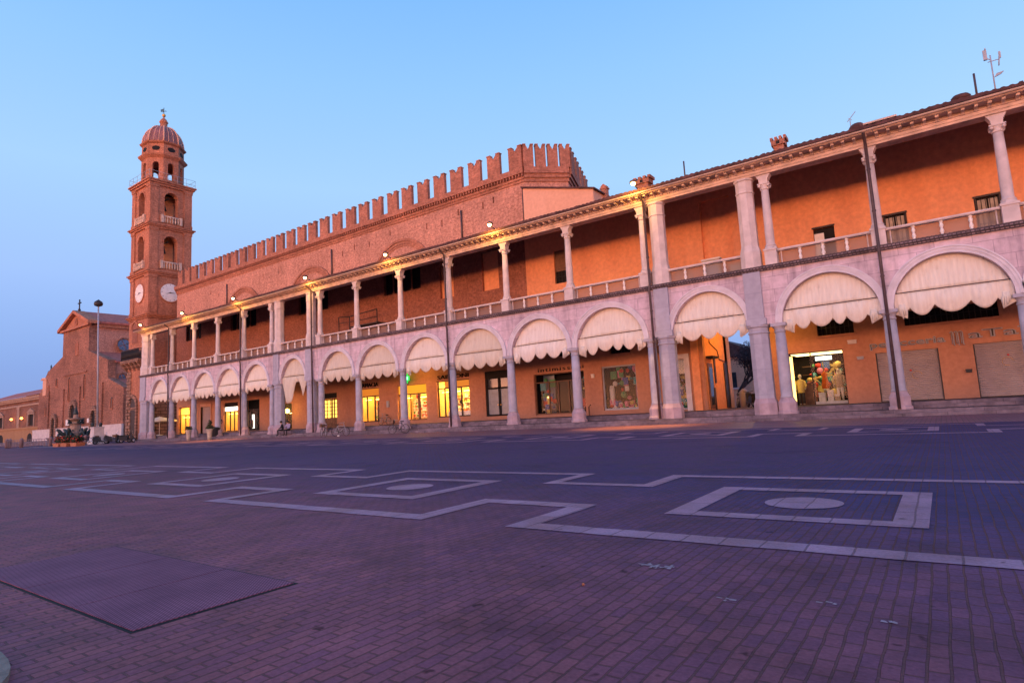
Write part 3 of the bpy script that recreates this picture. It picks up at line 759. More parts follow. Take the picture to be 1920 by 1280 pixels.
# ------------------------------------------------------------------ shop fronts
cols_goods = [cloth('goods_'+n, c) for n, c in (('white', (.7, .66, .6)), ('red', (.55, .06, .05)), ('teal', (.05, .32, .34)), ('yellow', (.66, .50, .16)),
              ('blue', (.06, .12, .36)), ('green', (.08, .28, .12)), ('pink', (.62, .2, .3)), ('dark', (.04, .035, .04)), ('orange', (.75, .16, .02)), ('beige', (.5, .38, .25)))]
WARMROOM = stucco('warm_room', (.70, .46, .18), (.78, .54, .24), .1)
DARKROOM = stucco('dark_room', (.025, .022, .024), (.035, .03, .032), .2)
def rects(b, x0, x1, z0, z1, y0, y1): b.box(x0, x1, y0, y1, z0, z1)
def shop(key, room, frame, mull, trans=None, light=None, depth=2.2, shelves=0, seed=1, goods=None, pane=True, name='shop_window', fw=.07):
    """frame with mullions, panes, a room behind and stocked shelves"""
    x0, x1, z0, z1 = OPEN[key]; rnd = random.Random(seed)
    b = MB()
    for q in ((x0, x0+fw, z0, z1), (x1-fw, x1, z0, z1), (x0+fw, x1-fw, z0, z0+fw*1.4), (x0+fw, x1-fw, z1-fw, z1)): rects(b, *q, 37.66, 37.76)
    zt = trans or z1
    if trans: rects(b, x0+fw, x1-fw, trans-.04, trans+.04, 37.66, 37.76)
    for mx_, wd in mull: rects(b, mx_-wd/2, mx_+wd/2, z0+fw*1.4, zt-.04 if trans else z1-fw, 37.66, 37.76)
    f = b.build(name, M[frame], LG)
    if pane:
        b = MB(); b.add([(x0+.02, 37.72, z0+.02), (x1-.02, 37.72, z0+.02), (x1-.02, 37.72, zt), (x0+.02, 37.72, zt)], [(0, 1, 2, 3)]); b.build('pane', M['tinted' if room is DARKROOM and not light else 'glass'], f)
    ya, yb = 37.87, 37.87+depth
    b = MB(); e = .35
    b.add([(x0-e, ya, z0), (x1+e, ya, z0), (x1+e, yb, z0), (x0-e, yb, z0), (x0-e, ya, z1+.1), (x1+e, ya, z1+.1), (x1+e, yb, z1+.1), (x0-e, yb, z1+.1)],
          [(0, 1, 2, 3), (7, 6, 5, 4), (3, 2, 6, 7), (0, 3, 7, 4), (2, 1, 5, 6)])
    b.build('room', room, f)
    if light:
        b = MB(); zc = (trans or z1) - .03
        n = max(1, int((x1-x0)/1.2))
        for k in range(n):
            cx = x0 + (x1-x0)*(k+.5)/n
            b.m = 0; b.box(cx-.45, cx+.45, 38.3, 38.75, z1+.03, z1+.07); b.m = 1; b.box(cx-.4, cx+.4, 37.95, 38.02, zc-.3, zc-.26)
        b.build('ceiling_light', [M['warmpanel'], light], f)
    if shelves:
        b = MB()
        zs = [z0 + .25 + (zt-z0-.6)*k/shelves for k in range(shelves)]
        for z in zs: b.box(x0-.2, x1+.2, yb-.5, yb-.05, z, z+.04)
        b.build('shelf', M['white'], f)
        mats = goods or cols_goods
        b = MB()
        for z in zs:
            x = x0-.15
            while x < x1+.1:
                wd = rnd.uniform(.08, .24); b.m = rnd.randrange(len(mats)); b.box(x, x+wd, yb-.45, yb-.12, z+.04, z+.04+rnd.uniform(.12, .34)); x += wd + rnd.uniform(.02, .09)
        b.build('stock', mats, f)
    return f
def signbox(parent, x0, x1, z0, z1, m, y=37.62):
    b = MB(); b.box(x0, x1, y, y+.18, z0, z1); o = b.build('light_box', m, parent)
    b = MB()
    for q in ((x0-.04, x1+.04, z0-.05, z0), (x0-.04, x1+.04, z1, z1+.05)): b.box(q[0], q[1], y-.02, y+.18, q[2], q[3])
    b.build('trim', M['brownwood'], parent)
    return o
wl = M['warmlight']; cl = M['coollight']
shop('a', WARMROOM, 'darkwood', [(-78.9, .08)], 3.0, wl, shelves=3, seed=2)
x0, x1, z0, z1 = OPEN['b']; b_ = MB(); b_.box(x0, x1, 37.70, 37.78, z0, z1)
for k in range(14): b_.box(x0+.1, x1-.1, 37.68, 37.70, z0+.2+k*.24, z0+.38+k*.24)
f = b_.build('closed_door', M['greydoor'], LG); b_ = MB(); b_.box(x0-.12, x0, 37.4, 37.7, z0, z1); b_.box(x1, x1+.12, 37.4, 37.7, z0, z1); b_.box(x0-.12, x1+.12, 37.4, 37.7, z1, z1+.35); b_.build('surround', M['pinkwall'], f)
f = shop('c', WARMROOM, 'darkwood', [(-68.2, .10), (-67.3, .10)], 3.0, wl, shelves=4, seed=4)
signbox(f, -69.2, -66.35, 3.05, 3.5, M['coollight']); b_ = MB(); b_.box(-69.3, -66.3, 37.64, 37.8, 3.52, 4.0); b_.build('fascia', M['black'], f)
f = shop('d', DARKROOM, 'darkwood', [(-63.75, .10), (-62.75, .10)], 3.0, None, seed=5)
for a, c in ((-64.5, -63.85), (-62.65, -61.9)):
    b_ = MB(); b_.box(a, c, 38.1, 38.14, .9, 2.45); b_.build('lit_display', M['coollight'], f)
    b_ = MB(); rnd = random.Random(int(a*10))
    for k in range(7):
        b_.m = rnd.randrange(10); xx = rnd.uniform(a, c-.15); b_.box(xx, xx+rnd.uniform(.08, .2), 37.95, 38.05, .82+rnd.uniform(0, .9), 1.1+rnd.uniform(0, 1.0))
    b_.build('stock', cols_goods, f)
f = shop('e', DARKROOM, 'brownwood', [(-56.6, .06)], 2.6, wl, shelves=3, seed=8, goods=[cols_goods[i] for i in (3, 7, 9)])
# lattice lit window: rows of bright boxes over a wooden door base
x0, x1, z0, z1 = OPEN['f']
f = shop('f', WARMROOM, 'brownwood', [(-49.3, .08), (-48.95, .08)], 3.45, None, seed=9, pane=False)
b_ = MB(); b_.box(x0+.08, x1-.08, 37.78, 37.84, 1.52, 3.30); b_.build('lit_panel', emit('lattice_panel', (1, .56, .09), 2.6), f)
b_ = MB()
for k in range(6): z = 1.52+k*.356; b_.box(x0+.06, x1-.06, 37.70, 37.775, z-.028, z+.028)
for k in range(5): x = x0+.08+k*(x1-x0-.16)/4; b_.box(x-.024, x+.024, 37.70, 37.775, 1.5, 3.3)
b_.build('lattice', M['brownwood'], f)
b_ = MB(); b_.box(x0+.07, x1-.07, 37.68, 37.76, .7, 1.48); b_.build('door_base', M['brownwood'], f)
b_ = MB(); b_.box(x0+.05, x1-.05, 37.66, 37.8, 3.5, 3.95); b_.build('fascia', M['black'], f)
# pharmacy fronts and perfumery
f = shop('g', WARMROOM, 'darkwood', [(-44.05, .10), (-42.98, .12)], 3.30, wl, shelves=6, seed=11, goods=[cols_goods[i] for i in (0, 0, 3, 9, 5, 8)])
signbox(f, -44.8, -42.25, 3.36, 4.0, M['signbox2'])
b_ = MB(); b_.box(-42.92, -42.72, 37.9, 37.96, .95, 2.9); b_.build('door_leaf', M['darkwood'], f)
f = shop('h', WARMROOM, 'brownwood', [(-39.0, .10), (-38.3, .05), (-37.25, .22), ], 3.18, wl, shelves=6, seed=12, goods=[cols_goods[i] for i in (0, 3, 9, 0, 8, 1, 5)])
signbox(f, -39.7, -36.22, 3.24, 3.96, M['signbox'])
b_ = MB(); b_.box(-37.9, -37.4, 38.0, 38.04, 2.75, 3.1); b_.build('red_card', cols_goods[1], f)
f = shop('i', WARMROOM, 'darkwood', [(-34.2, .10), (-32.35, .10)], 3.42, wl, shelves=4, seed=13, goods=[cols_goods[i] for i in (0, 3, 9, 8)])
signbox(f, -34.1, -31.4, 3.48, 3.98, M['signbox2'])
b_ = MB(); b_.box(-34.1, -31.4, 37.9, 38.3, 1.1, 1.45); b_.build('counter', M['white'], f)
b_ = MB(); b_.ball((-32.35, 37.62, 2.2), .17, 10, 1, 1, .3); b_.build('door_sticker', M['leaf'], f)
# black double door
x0, x1, z0, z1 = OPEN['j']; b_ = MB()
for q in ((x0, x0+.2, z0, z1), (x1-.2, x1, z0, z1), (x0+.2, x1-.2, z1-.62, z1), (-28.42, -28.22, z0, z1-.62), (x0+.2, x1-.2, 3.0, 3.15), (x0+.2, x1-.2, z0, z0+.14)): b_.box(q[0], q[1], 37.55, 37.7, q[2], q[3])
f = b_.build('black_door', M['black'], LG)
for a, c in ((x0+.2, -28.42), (-28.22, x1-.2)):
    b_ = MB(); b_.box(a, c, 37.62, 37.66, z0+.14, 3.0); b_.build('door_leaf', M['bluedoor'], f)
    b_ = MB(); b_.box(a, c, 37.62, 37.66, 3.15, z1-.62); b_.build('transom_light', M['darkglass'], f)
b_ = MB(); b_.ball((-28.46, 37.52, 1.75), .06, 8); b_.ball((-28.18, 37.52, 1.75), .06, 8); b_.build('handle', M['gold'], f)
# dark glazed shops with coloured goods on show
def show(f, x0, x1, z0, z1, n, seed, y=(38.0, 38.7)):
    rnd = random.Random(seed); b = MB()
    for k in range(n):
        x, z = rnd.uniform(x0, x1), z0 + (z1-z0)*rnd.random()**1.6; r = rnd.uniform(.08, .24); b.m = rnd.randrange(7)
        yy = rnd.uniform(*y)
        if rnd.random() < .6: b.ball((x, yy, z+r), r, 8, rnd.uniform(.6, 1.3))
        else: b.box(x-r, x+r, yy-.05, yy+.05, z, z+r*2.4)
    b.build('display', cols_goods, f)
f = shop('k', DARKROOM, 'brownwood', [(-23.75, .06), (-22.95, .09), (-22.05, .09), (-21.6, .09)], 3.2, None, seed=15, depth=1.6)
show(f, -24.8, -23.85, .85, 3.4, 22, 3); show(f, -21.4, -20.75, .85, 3.2, 14, 4)
b_ = MB(); b_.box(-24.9, -23.9, 38.75, 38.8, .8, 3.8); b_.build('backdrop', M['bluedoor'], f)
b_ = MB(); b_.lathe(-24.25, 38.3, [(.16, .95), (.10, 1.5), (.07, 2.0)], 10); b_.build('gown', cols_goods[3], f)
b_ = MB(); b_.ball((-24.2, 38.2, 2.1), .05, 8); b_.build('spotlight', M['warmlight'], f)
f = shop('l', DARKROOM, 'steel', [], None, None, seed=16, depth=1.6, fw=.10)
show(f, -19.0, -16.85, .95, 1.5, 26, 7, (37.95, 38.5)); show(f, -18.7, -16.9, 2.5, 3.7, 26, 8, (38.1, 38.6)); show(f, -18.2, -17.7, 1.5, 2.6, 6, 9)
for xx, m_ in ((-18.95, 0), (-16.95, 6)):
    b_ = MB(); b_.lathe(xx+.15, 38.1, [(.03, 1.0), (.05, 1.5), (.17, 1.7), (.19, 2.3), (.14, 2.6)], 10); b_.build('garment', cols_goods[m_], f)
f = shop('m', DARKROOM, 'steel', [], None, None, seed=17, depth=1.2)
show(f, -14.0, -13.4, .8, 2.6, 22, 21)
b_ = MB(); b_.box(-13.27, -12.93, 37.40, 37.52, .6, 4.25); b_.box(-14.5, -13.27, 37.40, 37.5, 3.95, 4.25); b_.build('stone_surround', M['whitestone'], f)
b_ = MB(); b_.box(-14.10, -13.30, 37.74, 37.8, 3.0, 3.9); b_.build('transom_light', M['darkglass'], f)
# wall grilles high under the vault
for k in ('v1', 'v2', 'v3', 'v4'):
    x0, x1, z0, z1 = OPEN[k]
    b_ = MB(); b_.box(x0, x1, 37.78, 37.82, z0, z1); g = b_.build('grille_recess', M['black'], LG)
    b_ = MB(); n = int((x1-x0)/.22)
    for i in range(n+1): b_.tube([(x0+(x1-x0)*i/n, 37.56, z0), (x0+(x1-x0)*i/n, 37.56, z1)], .02, 5)
    b_.tube([(x0, 37.56, (z0+z1)/2), (x1, 37.56, (z0+z1)/2)], .022, 5); b_.build('bars', M['iron'], g)
    b_ = MB(); b_.box(x0-.12, x1+.12, 37.38, 37.52, z0-.10, z0); b_.build('sill', M['shopwall'], g)
# roller shutters
for k in ('r', 's'):
    x0, x1, z0, z1 = OPEN[k]; b_ = MB(); n = 26; P = []
    for i in range(n*3+1):
        z = z0 + .06 + (z1-z0-.06)*i/(n*3); yy = 37.66 + (.03 if i % 3 == 0 else -.012)
        P.append([(x0, yy, z), (x1, yy, z)])
    b_.grid([[p[0], p[1]] for p in P], False); f = b_.build('roller_shutter', M['shutter'], LG)
    b_ = MB(); b_.box(x0, x1, 37.58, 37.66, z0, z0+.07); b_.box(x0, x0+.05, 37.55, 37.7, z0, z1); b_.box(x1-.05, x1, 37.55, 37.7, z0, z1); b_.build('guide_rail', M['iron'], f)
    cx, cz = ((-1.0, 2.18) if k == 'r' else (2.72, 2.55))
    b_ = MB(); b_.tube([(cx+.22*math.cos(t*.5), 37.625, cz-.26+.2*math.sin(t*.5)) for t in range(11)], .008, 4); b_.build('logo_outline', M['gold'], f)
    b_ = MB(); b_.ball((cx-.25, 37.62, cz) if k == 'r' else (cx+.05, 37.62, cz+.05), .05, 8, 1, 1, .3); b_.build('red_dot', cols_goods[1], f)

# lit clothes shop
f = shop('q', DARKROOM, 'darkwood', [(-5.95, .05)], None, None, seed=19, depth=3.2, fw=.05)
b_ = MB(); b_.box(-7.08, -6.93, 37.78, 37.84, .75, 3.45); b_.box(-6.93, -4.32, 37.78, 37.84, 3.49, 3.55); b_.build('light_strip', emit('golden_strip', (1, .60, .15), 5), f)
b_ = MB()
for x in (-6.45, -5.75, -5.0): b_.lathe(x, 38.1, [(.09, 3.50), (.09, 3.54)], 10)
b_.build('spotlight', M['lamp'], f)
b_ = MB(); b_.box(-7.1, -4.3, 38.35, 40.2, 3.58, 3.62); b_.build('ceiling_light', emit('dim_ceiling', (1, .66, .28), 6.0), f)
b_ = MB(); b_.box(-6.0, -4.35, 38.0, 39.3, .60, .78); b_.build('display_plinth', M['white'], f)
b_ = MB(); b_.box(-6.8, -5.95, 38.5, 38.6, .62, 1.9); b_.build('counter', M['brownwood'], f)
b_ = MB()
for k in range(5): b_.box(-6.95+k*.02, -4.5, 40.2, 40.6, .9+k*.5, .94+k*.5)
b_.build('shelf', M['brownwood'], f)
show(f, -6.6, -4.6, 1.0, 3.0, 45, 33, (39.9, 40.2))
sg = thing('shop_light_sign', 'small white lit sign hanging inside the bright clothes shop window', 'sign', (-5.3, 38.0, 3.1))
b_ = MB(); b_.box(-6.0, -4.6, 38.0, 38.06, 3.05, 3.42); b_.build('board', M['black'], sg)
b_ = MB(); rnd = random.Random(2); x = -5.75
while x < -4.95: wd = rnd.uniform(.05, .09); b_.box(x, x+wd, 37.96, 38.0, 3.12, 3.34); x += wd+.012
b_.build('lit_lettering', M['coollight'], sg)
def mannequin(x, y, z, top, bottom, label):
    t = thing('mannequin', label, 'mannequin', (x, y, z), 'mannequins in the lit clothes shop')
    b = MB(); b.lathe(x, y, [(.10, z+.86), (.16, z+.95), (.13, z+1.12), (.18, z+1.36), (.16, z+1.46), (.055, z+1.52), (.05, z+1.58)], 12, sy=.65)
    for s in (-1, 1):
        b.tube([(x+s*.09, y, z+.92), (x+s*.10, y, z+.48), (x+s*.10, y+.02, z+.05)], .075, 8, r1=.045); b.tube([(x+s*.19, y, z+1.42), (x+s*.26, y-.02, z+1.15), (x+s*.24, y-.10, z+.92)], .045, 8, r1=.028)
    b.ball((x, y, z+1.70), .10, 10, 1.25); b.build('figure', M['plaster'], t)
    b = MB(); b.lathe(x, y, [(.20, z+.74), (.19, z+1.1), (.21, z+1.36), (.17, z+1.48), (.08, z+1.52)], 14, sy=.72)
    for s in (-1, 1): b.tube([(x+s*.20, y, z+1.43), (x+s*.28, y-.02, z+1.15), (x+s*.255, y-.10, z+.98)], .062, 8)
    b.build('top', cols_goods[top], t)
    b = MB()
    for s in (-1, 1): b.tube([(x+s*.09, y, z+.93), (x+s*.105, y, z+.48), (x+s*.105, y+.02, z+.12)], .095, 8, r1=.07)
    b.build('trousers', cols_goods[bottom], t)
    return t
mannequin(-6.72, 38.25, .60, 3, 7, 'mannequin in a pale yellow coat at the left edge of the clothes shop window')
mannequin(-4.72, 38.45, .78, 9, 0, 'mannequin in a beige top on the plinth at the right of the clothes shop window')
hg = thing('hanging_dress', 'bright orange dress hanging in the middle of the lit clothes shop window', 'dress', (-5.42, 38.3, 1.45))
b_ = MB(); b_.lathe(-5.42, 38.3, [(.20, 1.5), (.17, 1.9), (.13, 2.15), (.17, 2.32), (.04, 2.5)], 12, sy=.5); b_.build('cloth', cols_goods[8], hg)
b_ = MB(); b_.tube([(-5.42, 38.3, 2.45), (-5.46, 38.3, 3.05)], .03, 6); b_.build('ribbon', cols_goods[3], hg)
for i, (x, wd, h, z, lb) in enumerate(((-5.82, .34, .50, .78, 'white carton on the plinth, leftmost in the clothes shop window'), (-5.36, .30, .62, .78, 'tall cream carton under the orange dress'),
                                 (-5.0, .26, .24, .78, 'small grey box on the plinth beside the mannequin'), (-4.99, .24, .13, 1.02, 'small white box on top of the grey box'))):
    b_ = MB(); b_.box(x, x+wd, 38.2, 38.2+wd, z, z+h); b_.box(x-.01, x+wd+.01, 38.19, 38.21+wd, z+h*.8, z+h+.01)
    tag(b_.build('carton', cols_goods[0 if i != 2 else 9]), lb, 'box', 'cartons in the clothes shop window')
b_ = MB(); rnd = random.Random(9)
for cx, cz, r in ((-5.0, 2.72, .30), (-5.25, 2.35, .22), (-6.0, 2.1, .22)):
    for k in range(6):
        a = k*PI/3 + rnd.random()
        b_.prism([(cx, cz), (cx+r*.55*math.cos(a-.45), cz+r*.55*math.sin(a-.45)), (cx+r*math.cos(a), cz+r*math.sin(a)), (cx+r*.55*math.cos(a+.45), cz+r*.55*math.sin(a+.45))], 'y', 39.0+k*.006, 39.05+k*.006)
b_.tube([(-5.0, 39.1, 2.7), (-5.0, 39.1, .78)], .02, 5); b_.tube([(-5.25, 39.1, 2.3), (-5.02, 39.1, 1.3)], .015, 5); b_.tube([(-6.0, 39.1, 2.1), (-5.05, 39.1, .9)], .015, 5)
tag(b_.build('paper_flowers', cols_goods[3]), 'large yellow paper flowers at the back of the clothes shop window', 'flowers')

# ------------------------------------------------------------------ lettering
def lettering(name, text, x, z, y, size, m, label, cat='sign', width=None, outline=False, stretch=1.0, space=1.0):
    cu = bpy.data.curves.new('t', 'FONT'); cu.body = text; cu.size = size; cu.extrude = .04; cu.resolution_u = 2; cu.space_character = space
    if outline: cu.fill_mode = 'NONE'; cu.bevel_depth = .013; cu.extrude = 0
    t = bpy.data.objects.new('t', cu); col.objects.link(t); bpy.context.view_layer.update()
    me = bpy.data.meshes.new_from_object(t.evaluated_get(bpy.context.evaluated_depsgraph_get()))
    bpy.data.objects.remove(t); bpy.data.curves.remove(cu)
    o = bpy.data.objects.new(name, me); col.objects.link(o); me.materials.clear(); me.materials.append(m)
    xs = [v.co.x for v in me.vertices]; sx = width/(max(xs)-min(xs)) if width else 1
    for v in me.vertices: v.co = ((v.co.x-min(xs))*sx, -v.co.z, v.co.y*stretch)
    o.location = (x, y, z)
    return tag(o, label, cat) if label else o
lettering('shop_lettering', 'FARMACIA', -45.05, 4.17, 37.42, .55, M['black'], 'black lettering FARMACIA over the lit orange shop front', width=2.85)
lettering('shop_lettering', 'SABBIONI', -34.75, 4.20, 37.42, .48, M['black'], 'black lettering SABBIONI over the yellow lit shop beside the black door', width=3.45)
lettering('shop_lettering', 'intimissimi', -24.5, 3.98, 37.44, .42, M['darkwood'], 'dark brown lettering intimissimi over the dark glazed shop', width=3.9, space=1.2)
# long outlined fascia letters over the closed shutters
sgn = thing('fascia_lettering', 'grey outlined letters pellicceria maTaT over the two closed roller shutters', 'sign', (-2.95, 37.44, 3.4))
o = lettering('word', 'pellicceria', -2.95, 3.50, 37.42, .50, M['steel'], None, width=3.35, outline=True); attach(o, sgn)
b_ = MB()
for k in range(3):
    x = .68+k*.19
    b_.tube([(x-.10, 37.42, 3.92), (x, 37.42, 3.98), (x+.05, 37.42, 3.90), (x+.05, 37.42, 3.30), (x+.09, 37.42, 3.26)], .028, 5)
    b_.tube([(x-.02, 37.40, 3.90), (x-.02, 37.40, 3.34)], .02, 5)
b_.build('tall_initial', M['steel'], sgn)
o = lettering('word_backing', 'pellicceria', -2.95, 3.50, 37.47, .50, M['iron'], None, width=3.35); attach(o, sgn)
o = lettering('word_backing', 'aTaT', 1.32, 3.56, 37.47, .56, M['iron'], None, width=2.75); attach(o, sgn)
o = lettering('word', 'aTaT', 1.32, 3.56, 37.42, .56, M['steel'], None, width=2.75, outline=True); attach(o, sgn)
# pharmacy cross
pc = thing('pharmacy_cross', 'glowing green pharmacy cross hanging over the bright orange lit shop front', 'sign', (-38.1, 36.9, 4.2))
b_ = MB()
for s in (.36,): b_.box(-38.1-s, -38.1+s, 36.86, 36.98, 4.56-.15, 4.56+.15); b_.box(-38.1-.15, -38.1+.15, 36.84, 37.0, 4.56-s, 4.56+s)
b_.build('cross', M['green'], pc)
b_ = MB(); s = .43; b_.box(-38.1-s, -38.1+s, 36.90, 37.02, 4.56-.21, 4.56+.21); b_.box(-38.1-.21, -38.1+.21, 36.89, 37.03, 4.56-s, 4.56+s); b_.build('rim', M['green_rim'], pc)
b_ = MB(); b_.tube([(-38.1, 37.0, 4.6), (-38.1, 37.5, 4.6)], .04, 6); b_.build('bracket', M['iron'], pc)
# small wall fittings between the shops
def wallbox(x, z, wd, h, m, name, label, cat):
    b = MB(); b.box(x-wd/2, x+wd/2, 37.36, 37.50, z-h/2, z+h/2); b.box(x-wd/2-.02, x+wd/2+.02, 37.34, 37.37, z+h/2-.05, z+h/2+.01)
    tag(b.build(name, m), label, cat)
wallbox(-40.95, 2.45, .28, .55, M['steel'], 'letter_box', 'grey letter box on the wall left of the bright pharmacy front', 'letter box')
wallbox(-3.45, 3.03, .30, .16, M['steel'], 'wall_plate', 'small pale plate on the wall right of the lit clothes shop', 'plate')
wallbox(-3.75, 3.95, .42, .20, M['whitestone'], 'security_light', 'small pale fitting high on the wall right of the lit clothes shop', 'light fitting')
wallbox(1.16, 1.94, .24, .16, M['iron'], 'lock_box', 'small dark box on the wall between the two roller shutters', 'box')
wallbox(-19.9, 3.35, .20, .26, M['white'], 'alarm_box', 'small white box on the wall between the two dark glazed shops', 'box')
b_ = MB(); b_.tube([(-20.25, 37.2, .6), (-20.25, 37.2, 1.2), (-20.1, 37.2, 1.35)], .04, 6); tag(b_.build('hand_pump', M['brownwood']), 'short bent brown post by the wall between the dark glazed shops', 'post')

# ------------------------------------------------------------------ awnings
def awning(a, c, label, seed, torn=False):
    rnd = random.Random(seed); xc, r = (a+c)/2, (c-a)/2-.015; t = thing('awning', label, 'awning', (xc, 32.3, ZS), 'cream canvas awnings in the arcade arches')
    zb = 5.47 + rnd.uniform(-.10, .08); cm = M[rnd.choice(('canvas', 'canvas', 'canvas2', 'canvas3'))]; dp = rnd.uniform(-.10, .10); nx, n1, n2 = 96, 7, 9; tilt = rnd.uniform(-.06, .06)
    ph = [rnd.uniform(0, 6.3) for _ in range(8)]; sc = rnd.choice((3, 3, 4)) if not torn else 3
    edges = [0.0, .13] + [.13+.74*(k+1)/sc + (rnd.uniform(-.03, .03) if k < sc-1 else 0) for k in range(sc)] + [1.0]
    deps = [rnd.uniform(.75, 1.15) for _ in edges]
    P = []
    def pleat(u, amp): return amp*(math.sin(u*2*PI*23+ph[0]+1.2*math.sin(u*9+ph[1])) + .6*math.sin(u*2*PI*41+ph[2]) + .5*math.sin(u*2*PI*7+ph[3]))
    rows1, rows2 = [], []
    for j in range(n1+1):
        v = j/n1; row = []
        for i in range(nx+1):
            u = i/nx; x = xc - r + 2*r*u; e = max(0, 1-((x-xc)/r)**2)
            zt = ZS + (ZA-ZS-.01)*math.sqrt(e); zbar = zb + tilt*(u-.5)
            if zt < zbar: zt = zbar
            y = 32.34 - .16*v + pleat(u, .016)*(.35+.65*v)
            row.append((x, y, zt + (zbar-zt)*v))
        rows1.append(row)
    zmax = 0
    for j in range(n2+1):
        v = j/n2; row = []
        for i in range(nx+1):
            u = i/nx; x = xc - r + 2*r*u; zbar = zb + tilt*(u-.5)
            k = max(q for q in range(len(edges)-1) if edges[q] <= u + 1e-6); k = min(k, len(edges)-2)
            q = (u-edges[k])/(edges[k+1]-edges[k]); q = min(1, max(0, q))
            end = k in (0, len(edges)-2)
            if end:
                q2 = q if k == 0 else 1-q
                d = .95 + .30*q2 if q2 < .85 else .80
            else: d = .66 + dp + .46*deps[k]*math.sin(PI*q)**.75
            if torn:
                d = .55 + 2.05*math.exp(-((u-.27)/.22)**4)*(1-.35*u) if u < .62 else (.55 + 1.35*max(0, 1-abs(u-.84)/.13) if u < .97 else .6)
                d = min(d, .6 + 2.1*max(0, (.66-u)/.30)) if u < .62 else d
            z = zbar - d*v
            bl = math.sin(PI*min(1, v*1.05))*.13*(1 if not end else .4)*(math.sin(PI*q)**.5 if not end else .6)
            y = 32.18 - bl + pleat(u, .014)*(1-.3*v) + (.05*v if end else .02*v)
            row.append((x, y, z))
        rows2.append(row)
    b = MB(); b.grid(rows1); b.grid(rows2)
    f = b.build('canvas', cm, t)
    md = f.modifiers.new('thickness', 'SOLIDIFY'); md.thickness = .008
    b = MB(); b.tube([(xc-r, 32.13, zb-tilt*.5), (xc+r, 32.13, zb+tilt*.5)], .02, 6); b.build('rod', M['pipe'], t)
    if not torn:      # gathered ends of the valance
        for s, uu in ((-1, .07), (1, .93)):
            x = xc - r + 2*r*uu; b = MB(); z0_ = zb-.62
            for k in range(4): 
                xa = x + (k-1.5)*.075; b.tube([(x+(k-1.5)*.05, 32.14, z0_+.1), (xa, 32.12, z0_-.15), (xa+s*-.03, 32.14, z0_-rnd.uniform(.34, .56))], .05, 6, r1=.03)
            b.build('gathered_end', cm, t)
    return t
AW = ['cream awning in the arch nearest the clock tower', 'cream awning over the low yellow lit shop near the white parasol', 'cream awning over the closed grey door behind the planters',
      'cream awning over the lit doorway where a person stands', 'cream awning over the shop with two bright white displays', 'torn cream awning sagging down in a long point beside the pier',
      'cream awning over the bright yellow latticed window', 'cream awning tinged green over the lettering FARMACIA', 'cream awning over the glowing green cross',
      'cream awning over the black double door', 'cream awning over the dark glazed shop with brown lettering', 'cream awning over the window full of colourful goods',
      'cream awning over the open passage with a tree beyond', 'cream awning over the brightly lit clothes shop with the orange dress', 'wide cream awning over the closed roller shutters near the right edge',
      'cream awning cut off by the right edge of the view']
for i, ((a, c), lb) in enumerate(zip(ARCH[:16], AW)): awning(a, c, lb, 40+i, torn=(i == 5))

# ------------------------------------------------------------------ floodlights on the eave
LAMPX = [-75.86, -65.81, -55.5, -43.85, -33.65, -23.43, -12.99]
LL = ['eave floodlight nearest the clock tower', 'second eave floodlight from the clock tower', 'eave floodlight over the fifth loggia column, third from the tower',
      'eave floodlight on the downpipe between paired columns, fourth from the tower', 'eave floodlight over the loggia column left of the windows, fifth from the tower',
      'brightest starry eave floodlight below the high battlements', 'rightmost lit eave floodlight beside a crenellated chimney']
def floodlight():
    t = thing('floodlight', LL[0], 'floodlight', (0, 0, 0), 'floodlights along the arcade eave')
    b = MB(); b.tube([(0, .55, -.22), (0, .1, -.10), (0, -.05, .02)], .035, 6); b.build('arm', M['iron'], t)
    b = MB(); b.lathe(0, -.05, [(.05, .20), (.20, .12), (.23, .02), (.20, .0)], 12); b.build('hood', M['pipe'], t)
    b = MB(); b.ball((0, -.10, -.03), .125, 12); b.build('bulb', M['lamp'], t)
    return t
src = floodlight()
for i, x in enumerate(LAMPX):
    o = src if i == 0 else inst(src, (0, 0, 0)); o.location = (x, 31.0, 13.72); o['label'] = LL[i]
    l = bpy.data.lights.new('floodlight_glow', 'POINT'); lo_ = bpy.data.objects.new('floodlight_glow', l); col.objects.link(lo_); lo_.parent = o; lo_.location = (0, -.42, -.50)
    l.energy = 120; l.color = (1, .48, .08); l.shadow_soft_size = .12
for i in (2, 6):       # two of them also throw a beam down on the pavement
    l = bpy.data.lights.new('floodlight_beam', 'SPOT'); lo_ = bpy.data.objects.new('floodlight_beam', l); col.objects.link(lo_)
    lo_.location = (LAMPX[i], 30.6, 13.6); lo_.rotation_euler = (R(-6), 0, 0); l.energy = 22000; l.spot_size = R(34); l.spot_blend = 1.0; l.color = (1, .50, .12); l.shadow_soft_size = .1
# warm lamp in the passage and the globe by the pier
def lamp_light(x, y, z, e, c, p):
    l = bpy.data.lights.new('lamp_light', 'POINT'); o = bpy.data.objects.new('lamp_light', l); col.objects.link(o); o.location = (x, y, z); attach(o, p); l.energy = e; l.color = c; l.shadow_soft_size = .15
pl = thing('passage_lamp', 'warm lantern fixed under the ceiling of the open passage', 'lamp', (-9.4, 40.0, 6.0))
b_ = MB(); b_.lathe(-9.4, 40.0, [(.12, 6.05), (.18, 6.2), (.18, 6.45), (.08, 6.6)], 8); b_.build('lantern', M['globe'], pl)
b_ = MB(); b_.tube([(-9.4, 40, 6.6), (-9.4, 40, 6.9)], .03, 6); b_.build('rod', M['iron'], pl); lamp_light(-9.4, 39.9, 5.85, 330, (1, .50, .08), pl)
gl = thing('globe_lamp', 'glowing yellow globe lamp in the doorway beside the torn awning', 'lamp', (-55.2, 36.6, .6))
